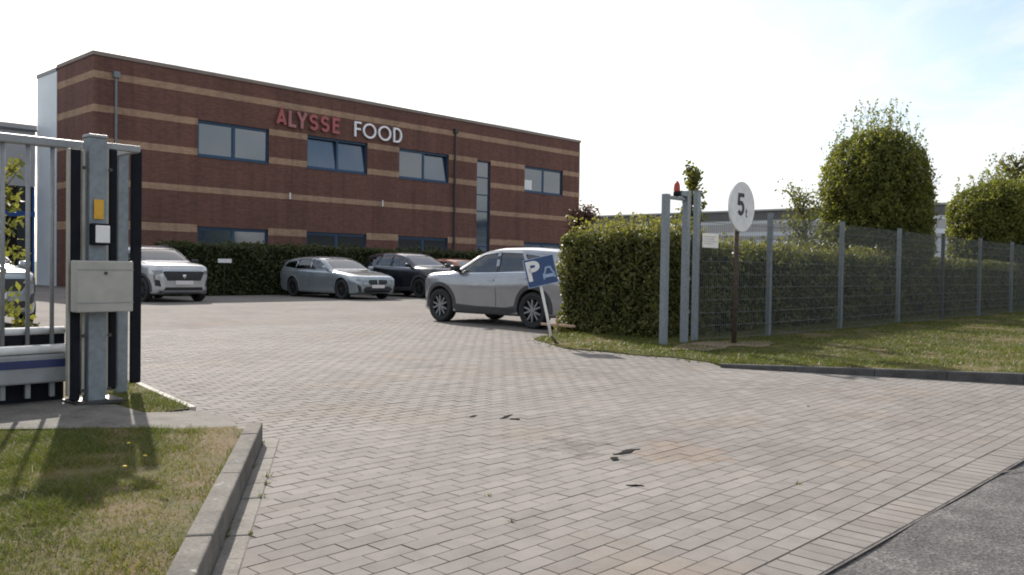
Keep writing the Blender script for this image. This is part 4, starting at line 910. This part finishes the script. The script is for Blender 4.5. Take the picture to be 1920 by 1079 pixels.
# ================================================================== cars
def pchip(xs, ys, x):
    xs = np.array(xs, float); ys = np.array(ys, float); o = np.argsort(xs); xs, ys = xs[o], ys[o]; h = np.diff(xs); d = np.diff(ys)/h; m = np.zeros(len(xs))
    m[0], m[-1] = d[0], d[-1]
    for i in range(1, len(xs)-1):
        if d[i-1]*d[i] > 0: w1 = 2*h[i]+h[i-1]; w2 = h[i]+2*h[i-1]; m[i] = (w1+w2)/(w1/d[i-1]+w2/d[i])
    x = np.clip(x, xs[0], xs[-1]); k = np.clip(np.searchsorted(xs, x)-1, 0, len(h)-1); t = (x-xs[k])/h[k]
    return (2*t**3-3*t**2+1)*ys[k]+(t**3-2*t**2+t)*h[k]*m[k]+(-2*t**3+3*t**2)*ys[k+1]+(t**3-t**2)*h[k]*m[k+1]
SUV = dict(wb=2.605, wr=.348, tw=.215, tr=.775,
    top=[(2.03, .72), (2.015, .88), (1.97, .975), (1.82, 1.025), (1.35, 1.065), (1.02, 1.09), (.72, 1.235), (.30, 1.445), (.05, 1.52), (-.3, 1.56), (-.8, 1.565), (-1.4, 1.535), (-1.80, 1.485), (-1.90, 1.40), (-2.03, 1.10), (-2.11, .99), (-2.15, .78)],
    belt=[(2.03, .64), (2.015, .80), (1.97, .89), (1.82, .955), (1.02, 1.005), (0, 1.005), (-1.0, 1.05), (-1.7, 1.10), (-1.95, 1.05), (-2.11, .92), (-2.15, .72)],
    w=[(2.03, .50), (2.00, .64), (1.92, .74), (1.78, .815), (1.6, .86), (1.3, .885), (0, .885), (-1.3, .885), (-1.7, .865), (-2.0, .81), (-2.12, .74), (-2.15, .66)],
    zb=[(2.03, .36), (2.0, .28), (1.7, .21), (-1.8, .23), (-2.08, .34), (-2.15, .44)],
    side=[[(.82, 1.045), (.14, 1.40), (-.27, 1.45), (-.29, 1.05)], [(-.37, 1.06), (-.35, 1.45), (-.92, 1.435), (-1.12, 1.17), (-1.10, 1.10)], [(-1.20, 1.17), (-1.02, 1.42), (-1.62, 1.35), (-1.72, 1.2)]],
    ws=((.90, 1.135, .72), (.26, 1.435, .58)), rw=((-2.00, 1.14, .62), (-1.89, 1.38, .55)), doors=[1.02, -.33, -1.22], clad=True)
WAGON = dict(wb=2.85, wr=.325, tw=.225, tr=.79,
    top=[(2.22, .56), (2.20, .68), (2.12, .755), (1.85, .83), (1.25, .925), (.88, .975), (.58, 1.115), (.10, 1.335), (-.18, 1.405), (-.6, 1.435), (-1.2, 1.42), (-1.9, 1.345), (-2.12, 1.295), (-2.24, 1.18), (-2.38, 1.0), (-2.46, .88), (-2.49, .65)],
    belt=[(2.22, .50), (2.20, .61), (2.12, .68), (1.85, .765), (.88, .905), (0, .925), (-1.5, .965), (-2.1, .985), (-2.38, .89), (-2.49, .58)],
    w=[(2.22, .60), (2.18, .72), (2.05, .81), (1.7, .88), (1.2, .91), (-1.5, .91), (-2.1, .87), (-2.38, .80), (-2.49, .68)],
    zb=[(2.22, .30), (2.12, .21), (1.7, .165), (-2, .18), (-2.38, .30), (-2.49, .40)],
    side=[[(.62, .965), (.05, 1.27), (-.33, 1.325), (-.35, .97)], [(-.43, .975), (-.41, 1.325), (-1.12, 1.315), (-1.26, .99)], [(-1.34, 1.0), (-1.20, 1.30), (-1.80, 1.215), (-2.02, 1.06)]],
    ws=((.78, 1.01, .74), (.06, 1.33, .58)), rw=((-2.36, 1.03, .62), (-2.17, 1.25, .54)), doors=[.98, -.39, -1.32], clad=False)
def scaled(c, sx, sy, sz, **k):
    d = dict(c); d['wb'] *= sx; d['tr'] *= sy
    for q in ('top', 'belt', 'zb'): d[q] = [(x*sx, z*sz) for x, z in c[q]]
    d['w'] = [(x*sx, z*sy) for x, z in c['w']]; d['side'] = [[(x*sx, z*sz) for x, z in p] for p in c['side']]
    for q in ('ws', 'rw'): d[q] = tuple((x*sx, z*sz, w*sy) for x, z, w in c[q])
    d['doors'] = [x*sx for x in c['doors']]; d.update(k); return d
RAT = [(.955, 0.0), (.925, .22), (.885, .5), (.835, .75), (.775, .89), (.66, .955), (.42, .99), (.2, .998), (0, 1.0)]
def loft(c, xs, inset=0.0, floor=None):
    top = pchip(*zip(*c['top']), xs); belt = pchip(*zip(*c['belt']), xs); w = pchip(*zip(*c['w']), xs); zb = pchip(*zip(*c['zb']), xs); S = []
    for i, x in enumerate(xs):
        W_, t, b, z0 = w[i]-inset, top[i]-inset*.8, belt[i], zb[i]
        if floor is not None: sec = [(0, floor), (W_*.9, floor), (W_*.95, floor+.08), (W_*.955, b-.1)]
        else:
            m = z0+(b-z0)*.5
            sec = [(0, z0), (W_*.5, z0), (W_*.88, z0), (W_*.955, z0+.035), (W_*.975, z0+.12), (W_*.972, z0+(m-z0)*.7), (W_*.982, m), (W_, m+(b-m)*.40), (W_*.997, m+(b-m)*.52), (W_*.984, b-.075), (W_*.972, b-.03)]
        for rr, q in RAT: sec.append((W_*rr, b+(t-b)*q))
        S.append([(x, y, z) for y, z in sec]+[(x, -y, z) for y, z in sec[-2:0:-1]])
    mb = MB(); m = len(S[0]); vs = [p for r in S for p in r]; fs = []
    for i in range(len(xs)-1):
        for k in range(m): fs.append((i*m+k, i*m+(k+1) % m, (i+1)*m+(k+1) % m, (i+1)*m+k))
    fs += [tuple(range(m)), tuple((len(xs)-1)*m+k for k in range(m))[::-1]]; mb.add(vs, fs); return mb
def boolean(o, cutters):
    for c in cutters:
        md = o.modifiers.new('b', 'BOOLEAN'); md.object = c; md.operation = 'DIFFERENCE'; md.solver = 'EXACT'
    dg = bpy.context.evaluated_depsgraph_get(); me = bpy.data.meshes.new_from_object(o.evaluated_get(dg)); o.modifiers.clear(); o.data = me
    for c in cutters: bpy.data.objects.remove(c)
def frame_patch(bvh, poly, org, u, v, n, off, th, step=.06, far=2.0):
    """a curved plate: polygon in the (u,v) plane dropped on to the body along -n"""
    bm = poly_grid(poly, step); u, v, n, org = Vector(u), Vector(v), Vector(n), Vector(org); bad = []
    for q in bm.verts:
        p = org+u*q.co.x+v*q.co.y; h = bvh.ray_cast(p+n*far, -n, far*2)
        if h[0] is None: bad.append(q)
        else: q.co = h[0]+n*off
    if bad: bmesh.ops.delete(bm, geom=bad, context='VERTS')
    if not bm.faces: return bm
    bmesh.ops.recalc_face_normals(bm, faces=bm.faces)
    bm.normal_update()
    if sum((f.normal.dot(n) for f in bm.faces)) < 0: bmesh.ops.reverse_faces(bm, faces=bm.faces[:])
    if th <= 0: return bm
    r = bmesh.ops.extrude_face_region(bm, geom=bm.faces[:]); top = [g for g in r['geom'] if isinstance(g, bmesh.types.BMVert)]
    old = [q for q in bm.verts if q not in set(top)]
    for q in old: q.co -= n*th
    return bm
CAR_BASE = {}
def base_mesh(key, c):
    """shell with wheel arches, cabin and window openings cut, plus the uncut surface for dropping parts on"""
    if key in CAR_BASE: return CAR_BASE[key]
    ks = sorted({x for q in ('top', 'w', 'belt') for x, _ in c[q]}); lo, hi = ks[0], ks[-1]
    xs = np.array(sorted({round(float(x), 4) for x in list(np.linspace(lo, hi, 46))+ks}))
    body = loft(c, xs); me = body.mesh('body'); bvh = BVHTree.FromPolygons([v.co for v in me.vertices], [p.vertices[:] for p in me.polygons])
    o = bpy.data.objects.new('tmp_body', me); COL.objects.link(o); cut = []
    def tmp(mb): q = bpy.data.objects.new('tmp', mb.mesh('tmp')); COL.objects.link(q); cut.append(q)
    ra = c['wr']+.055
    for sx in (1, -1):
        for sy in (1, -1):
            mb = MB(); n = 40; cx = sx*c['wb']/2
            ring = [(cx+ra*math.cos(2*math.pi*k/n), c['wr']+.01+ra*math.sin(2*math.pi*k/n)) for k in range(n)]; y0, y1 = (.50, 1.3) if sy > 0 else (-1.3, -.50)
            mb.add([(x, y0, z) for x, z in ring]+[(x, y1, z) for x, z in ring], [tuple(range(n)), tuple(range(n, 2*n))[::-1]]+[(k, (k+1) % n, n+(k+1) % n, n+k) for k in range(n)]); tmp(mb)
    cx0, cx1 = c['rw'][0][0]+.10, c['ws'][0][0]+.03
    tmp(loft(c, np.linspace(cx0, cx1, 26), .055, .42))
    for p in c['side']:
        for sy in (1, -1):
            n = len(p); y0, y1 = (.35, 1.2) if sy > 0 else (-1.2, -.35)
            tmp(MB().add([(x, y0, z) for x, z in p]+[(x, y1, z) for x, z in p], [tuple(range(n)), tuple(range(n, 2*n))[::-1]]+[(k, (k+1) % n, n+(k+1) % n, n+k) for k in range(n)]))
    for q, sg in (('ws', 1), ('rw', -1)):
        (xa, za, wa), (xb, zb_, wb_) = c[q]; d = Vector((xb-xa, 0, zb_-za)).normalized(); nn = Vector((d.z, 0, -d.x)); nn = nn if nn.x*sg > 0 else -nn
        P = [Vector((xa, -wa, za)), Vector((xa, wa, za)), Vector((xb, wb_, zb_)), Vector((xb, -wb_, zb_))]
        tmp(MB().add([(p-nn*.16)[:] for p in P]+[(p+nn*.4)[:] for p in P], [(0, 1, 2, 3), (7, 6, 5, 4)]+[(k, (k+1) % 4, 4+(k+1) % 4, 4+k) for k in range(4)]))
    boolean(o, cut); shell = o.data; bpy.data.objects.remove(o)
    # inside faces get the dark lining
    shell.materials.clear(); shell.materials.append(None); shell.materials.append(MATS['cabin'])
    for p in shell.polygons:
        h = bvh.find_nearest(p.center)
        if h[3] > .004: p.material_index = 1
    smooth_by_angle(shell, 32)
    P = dict(shell=shell, bvh=bvh)
    CAR_BASE[key] = P; return P
def wheel_meshes(c, style):
    r, tw = c['wr'], c['tw']; h = tw/2; rr = r*.70
    ty = MB().lathe([(rr, -h*.86), (r*.88, -h), (r*.965, -h*.88), (r, -h*.62), (r, h*.62), (r*.965, h*.88), (r*.88, h), (rr, h*.86), (rr-.012, h*.5), (rr-.012, -h*.5), (rr, -h*.86)], 40, 'y').mesh('tyre', True)
    hub = MB().lathe([(.001, h*.1), (rr-.014, h*.1), (rr-.013, h*.3), (rr+.006, h*.86), (rr-.004, h*.95), (rr-.02, h*.80), (rr-.03, h*.2), (rr-.014, -h*.5), (.001, -h*.5)], 40, 'y').mesh('wheel', True)
    rim = MB()
    for k in range(5):
        for s in ((-.16, .16) if style != 'plain' else (0,)):
            a = 2*math.pi*k/5+s; a2 = 2*math.pi*k/5+s*1.7; w0, w1 = .019, .015
            d0 = Vector((math.cos(a), math.sin(a))); d1 = Vector((math.cos(a2), math.sin(a2))); t0 = Vector((-d0.y, d0.x))
            q = [d0*.04-t0*w0, d0*.04+t0*w0, d1*(rr-.03)+t0*w1, d1*(rr-.03)-t0*w1]
            rim.add([(p.x, h*.78 if i < 2 else h*.84, p.y) for i, p in enumerate(q)]+[(p.x, h*.45, p.y) for p in q], [(0, 1, 2, 3), (7, 6, 5, 4), (0, 4, 5, 1), (1, 5, 6, 2), (2, 6, 7, 3), (3, 7, 4, 0)])
    rim.lathe([(.001, h*.86), (.045, h*.84), (.055, h*.5), (.001, h*.5)], 16, 'y')
    return hub, ty, rim.mesh('rim')
def car(name, label, key, c, mat, loc, rz, group, front=None, wheel='spoke', rim_mat='alloy', rails=False, shield='chrome', rim2=None):
    P = base_mesh(key, c); bvh = P['bvh']; t = thing(name, label, 'car', loc, rz, group)
    me = P['shell'].copy(); me.materials[0] = MATS[mat]; body = link('body', me, None, t)
    X, Y_, Z = (1, 0, 0), (0, 1, 0), (0, 0, 1)
    def plate(nm, poly, side, m, off=.004, th=.02, parent=t, step=.06):
        if side == 'front': bm = frame_patch(bvh, poly, (0, 0, 0), Y_, Z, X, off, th, step, 3.2)
        elif side == 'rear': bm = frame_patch(bvh, poly, (0, 0, 0), Y_, Z, (-1, 0, 0), off, th, step, 3.2)
        else: bm = frame_patch(bvh, poly, (0, 0, 0), X, Z, (0, side, 0), off, th, step)
        if bm.faces: return bm_obj(bm, nm, m, parent, smooth=False)
        bm.free()
    def glass(nm, q, sg):
        (xa, za, wa), (xb, zb_, wb_) = c[q]; o = Vector((xa, 0, za)); d = Vector((xb-xa, 0, zb_-za)); L = d.length; d.normalize(); nn = Vector((d.z, 0, -d.x)); nn = nn if nn.x*sg > 0 else -nn
        bm = frame_patch(bvh, [(-wa-.02, -.02), (wa+.02, -.02), (wb_+.02, L+.02), (-wb_-.02, L+.02)], o, Y_, d, nn, -.010, 0, .12, 1.0); return bm_obj(bm, nm, 'windscreen_glass', t, smooth=True)
    glass('windscreen', 'ws', 1); glass('rear_window', 'rw', -1)
    for sy in (1, -1):
        for p in c['side']:
            cx = sum(x for x, _ in p)/len(p); cz = sum(z for _, z in p)/len(p); pp = [(cx+(x-cx)*1.05, cz+(z-cz)*1.07) for x, z in p]
            plate('side_window', pp, sy, 'car_glass', -.012, 0, step=.15)
        bx = sorted([p for p in c['side'][0]], key=lambda q: q[1])[:2]
        for pa, pb in zip(c['side'][:-1], c['side'][1:]):       # black pillar covers between the panes
            ra_ = sorted(pa, key=lambda q: q[0])[:2]; rb_ = sorted(pb, key=lambda q: -q[0])[:2]; ra_.sort(key=lambda q: q[1]); rb_.sort(key=lambda q: q[1])
            plate('pillar_cover', [(ra_[0][0]-.006, ra_[0][1]), (ra_[1][0]-.006, ra_[1][1]), (rb_[1][0]+.006, rb_[1][1]), (rb_[0][0]+.006, rb_[0][1])], sy, 'alloy_dark', .003, .012, step=.3)
        lo_ = [min(p, key=lambda q: q[1]*10-q[0]) for p in c['side'][:1]]; xa_ = c['side'][0][0][0]+.05; xb_ = min(q[0] for q in c['side'][1])-.02
        za_ = c['side'][0][0][1]-.022; zb_2 = min(c['side'][1], key=lambda q: q[0])[1]-.03 if not c['clad'] else c['side'][1][-1][1]-.022
        plate('belt_moulding', [(xa_, za_-.014), (xa_, za_), (xb_, zb_2), (xb_, zb_2-.014)], sy, 'chrome' if c['clad'] else 'alloy_dark', .006, .014, step=.2)
        # door shut lines, handles
        zb0 = .36 if c['clad'] else .27
        for dxx in c['doors']:
            zt = float(pchip(*zip(*c['belt']), np.array([dxx]))[0])
            if abs(dxx-c['doors'][-1]) < .01: plate('door_seam', [(dxx-.005, zb0+.38), (dxx+.005, zb0+.38), (dxx+.005, zt), (dxx-.005, zt)], sy, 'alloy_dark', .0015, .004, step=.2)
            else: plate('door_seam', [(dxx-.005, zb0), (dxx+.005, zb0), (dxx+.005, zt), (dxx-.005, zt)], sy, 'alloy_dark', .0015, .004, step=.2)
        for hx in (c['doors'][1]+.14, c['doors'][2]+.16):
            zt = float(pchip(*zip(*c['belt']), np.array([hx]))[0])-.10; plate('door_handle', [(hx-.09, zt-.015), (hx+.09, zt-.012), (hx+.09, zt+.014), (hx-.09, zt+.014)], sy, mat, .022, .018, step=.2)
        mx_ = c['side'][0][0][0]-.06; mz = c['side'][0][0][1]+.05
        w_ = float(pchip(*zip(*c['w']), np.array([mx_]))[0])*.93; m = MB().cbox(mx_-.07, mx_+.07, sy*(w_+.03) if sy > 0 else sy*(w_+.21), sy*(w_+.21) if sy > 0 else sy*(w_+.03), mz-.04, mz+.09, .03).cbox(mx_-.02, mx_+.04, min(sy*(w_-.03), sy*(w_+.05)), max(sy*(w_-.03), sy*(w_+.05)), mz-.045, mz+.0, .01)
        m.build('side_mirror', 'alloy_dark' if c['clad'] else mat, t, True)
        ra = c['wr']+.055
        for sx in (1, -1):
            cx = sx*c['wb']/2; k = 30; a0, a1 = (-8, 188)
            wd = .075 if c['clad'] else .016
            ring = [(cx+(ra+wd)*math.cos(R(a0+(a1-a0)*i/k)), c['wr']+.01+(ra+wd)*math.sin(R(a0+(a1-a0)*i/k))) for i in range(k+1)]+[(cx+(ra-.004)*math.cos(R(a1+(a0-a1)*i/k)), c['wr']+.01+(ra-.004)*math.sin(R(a1+(a0-a1)*i/k))) for i in range(k+1)]
            plate('arch_trim', ring, sy, 'cladding' if c['clad'] else mat, .012, .03, step=.09)
        if c['clad']:
            e = c['wb']/2-c['wr']-.125; plate('sill_trim', [(-e, .245), (e, .245), (e, .40), (.2, .375), (-.6, .375), (-e, .42)], sy, 'cladding', .012, .03, step=.12)
        else:
            e = c['wb']/2-c['wr']-.09; plate('sill_trim', [(-e, .185), (e, .185), (e, .245), (-e, .245)], sy, 'cladding', .008, .02, step=.15)
        if rails:
            f = lambda x: float(pchip(*zip(*c['top']), np.array([x]))[0]); hx = [.0, -.3, -.8, -1.3, -1.7]
            MB().tube([(x, sy*.60, f(x)-.03+(.035 if 0 < i < 4 else 0)) for i, x in enumerate(hx)], .016, 8).build('roof_rail', 'alloy_dark' if mat != 'paint_silver' else 'chrome', t, True)
    xf, xr = max(x for x, _ in c['top']), min(x for x, _ in c['top'])
    # front
    F = front or {}
    if 'grille' in F:
        g = plate('grille', F['grille'], 'front', 'alloy_dark', .006, .03)
        for zz in F.get('slats', []): plate('grille_slat', [(-F['gw'], zz), (F['gw'], zz), (F['gw'], zz+.010), (-F['gw'], zz+.010)], 'front', 'cladding' if 'kid' not in F else 'alloy_dark', .014, .02, parent=g or t, step=.12)
    for kp in F.get('kidney', []): plate('kidney_grille', kp, 'front', 'alloy_dark', .012, .04)
    for lo in F.get('intake', []): plate('air_intake', lo, 'front', 'alloy_dark', .005, .03)
    for sk in F.get('skid', []): plate('skid_trim', sk, 'front', shield, .012, .03)
    for sy in (1, -1):
        for nm, m in (('headlight', 'lamp_lens'), ('daytime_light', 'lamp_lens'), ('corner_intake', 'alloy_dark'), ('lamp_bezel', 'alloy_dark')):
            for p in F.get(nm, []): plate(nm, [(y*sy, z) for y, z in p], 'front', m, .010 if nm != 'headlight' else .013, .03)
    pz = F.get('plate', .48)
    plate('licence_plate', [(-.26, pz), (.26, pz), (.26, pz+.11), (-.26, pz+.11)], 'front', 'plate_white', .03, .03, step=.3)
    if 'badge' in F: bz = F['badge']; plate('badge', [(-.05, bz+.05), (-.045, bz-.02), (0, bz-.06), (.045, bz-.02), (.05, bz+.05)], 'front', 'chrome', .024, .02)
    if c['clad']: plate('bumper_trim', [(-.72, .27), (.72, .27), (.72, .34), (-.72, .34)], 'front', 'cladding', .012, .04)
    # rear
    for sy in (1, -1): plate('taillight', [(y*sy, z) for y, z in ((.42, .92), (.80, .92), (.80, 1.03), (.42, 1.0))], 'rear', 'tail_lens', .012, .03)
    plate('rear_bumper', [(-.76, .36), (.76, .36), (.76, .56), (-.76, .56)], 'rear', 'cladding', .012, .04)
    plate('licence_plate', [(-.26, .66), (.26, .66), (.26, .77), (-.26, .77)], 'rear', 'plate_white', .02, .02, step=.3)
    plate('tail_panel', [(-.42, .925), (.42, .925), (.42, .995), (-.42, .995)], 'rear', 'alloy_dark', .008, .02)
    tx = c['rw'][1][0]; tz = float(pchip(*zip(*c['top']), np.array([tx]))[0])
    MB().cbox(tx-.13, tx+.06, -.55, .55, tz-.005, tz+.03, .012).build('spoiler', 'alloy_dark' if c['clad'] else mat, t)
    # wheels
    hub, ty, rim = wheel_meshes(c, wheel)
    for sx in (1, -1):
        for sy in (1, -1):
            w_ = link('wheel', hub, 'alloy_dark', t); w_.location = (sx*c['wb']/2, sy*c['tr'], c['wr'])
            if sy < 0: w_.rotation_euler = (0, 0, math.pi)
            link('tyre', ty, 'tyre_rubber', w_); link('rim', rim, rim_mat, w_)
    # cabin
    for sy in (1, -1):
        s = MB().cbox(-.15, .35, sy*.38-.23, sy*.38+.23, .45, .66, .05); s.cbox(-.24, -.10, sy*.38-.22, sy*.38+.22, .62, 1.16, .05).cbox(-.25, -.15, sy*.38-.12, sy*.38+.12, 1.18, 1.34 if c['clad'] else 1.28, .035); s.build('seat', 'cabin', t, True)
    MB().cbox(-1.05, -.6, -.6, .6, .45, .66, .05).cbox(-1.15, -1.0, -.6, .6, .6, 1.10, .05).build('rear_bench', 'cabin', t, True)
    sxw = c['ws'][0][0]; MB().cbox(sxw-.55, sxw-.08, -.66, .66, .6, c['ws'][0][1]-.08, .05).build('dashboard', 'interior', t, True)
    return t
SUV_FRONT = dict(grille=[(-.50, .62), (.50, .62), (.62, .80), (.58, .83), (-.58, .83), (-.62, .80)], slats=[.65, .69, .73, .77], gw=.48, intake=[[(-.55, .335), (.55, .335), (.62, .45), (-.62, .45)]], skid=[[(-.5, .29), (.5, .29), (.55, .325), (-.55, .325)]],
    headlight=[[(.52, .76), (.76, .74), (.80, .84), (.60, .855)]], daytime_light=[[(.74, .44), (.775, .44), (.80, .73), (.765, .73)]], corner_intake=[[(.62, .38), (.74, .42), (.755, .60), (.68, .56)]], plate=.50, badge=.72)
BIG_FRONT = dict(grille=[(-.50, .63), (.50, .63), (.62, .87), (.58, .90), (-.58, .90), (-.62, .87)], slats=[.66, .70, .74, .78, .82, .86], gw=.46, intake=[[(-.60, .35), (.60, .35), (.54, .44), (-.54, .44)]], skid=[[(-.62, .30), (.62, .30), (.62, .345), (-.62, .345)]],
    headlight=[[(.64, .83), (.80, .79), (.84, .92), (.62, .93)]], daytime_light=[[(.78, .58), (.80, .58), (.825, .80), (.795, .80)]], corner_intake=[[(.66, .46), (.78, .48), (.795, .66), (.70, .64)]], plate=.52, badge=.755)
BM_FRONT = dict(kidney=[[(.02, .50), (.30, .51), (.40, .57), (.37, .665), (.04, .675)], [(-.02, .50), (-.04, .675), (-.37, .665), (-.40, .57), (-.30, .51)]], intake=[[(-.52, .25), (.52, .25), (.62, .35), (.50, .44), (-.50, .44), (-.62, .35)]],
    headlight=[[(.44, .585), (.72, .60), (.80, .68), (.74, .70), (.44, .66)]], corner_intake=[[(.66, .25), (.75, .25), (.79, .52), (.69, .44)]], plate=.395)
ROW = 'cars parked nose out along the office hedge'
H3 = scaled(SUV, 1.035, 1.035, 1.07, wr=.355)
HB = scaled(SUV, .97, .98, .955, wr=.31, clad=False)
car('crossover_car', 'silver grey crossover with black wheel arches parked beside the hedge end', 'suv', SUV, 'paint_silver', (13.02, 12.30, 0), R(90), 'cars parked at the site', SUV_FRONT, rim_mat='alloy', rails=False)
car('crossover_car', 'pale silver crossover facing out beside the gate post', 'suv_big', H3, 'paint_pearl', (11.72, 26.30, 0), R(-90), ROW, BIG_FRONT, rails=True, rim_mat='alloy_dark')
car('estate_car', 'slate blue estate car with low roof facing out by the hedge', 'wagon', scaled(WAGON, 1.045, 1.03, 1.02, wr=.338), 'paint_slate', (18.22, 25.85, 0), R(-90), ROW, BM_FRONT, rim_mat='alloy_dark')
car('crossover_car', 'black crossover parked right beside the slate blue estate', 'suv_big', H3, 'paint_black', (21.5, 25.55, 0), R(-90), ROW, SUV_FRONT, rim_mat='alloy_dark')
car('hatchback_car', 'copper orange hatchback half hidden behind the silver crossover', 'hatch', HB, 'paint_copper', (24.4, 26.0, 0), R(-90), ROW, SUV_FRONT)
car('hatchback_car', 'grey hatchback whose roof shows above the silver crossover bonnet', 'hatch', HB, 'paint_grey', (27.3, 26.9, 0), R(-90), ROW, SUV_FRONT)
car('hatchback_car', 'ice silver hatchback seen through the gate bars at left', 'hatch', HB, 'paint_ice', (4.50, 18.25, 0), R(-90), 'cars parked at the site', SUV_FRONT)
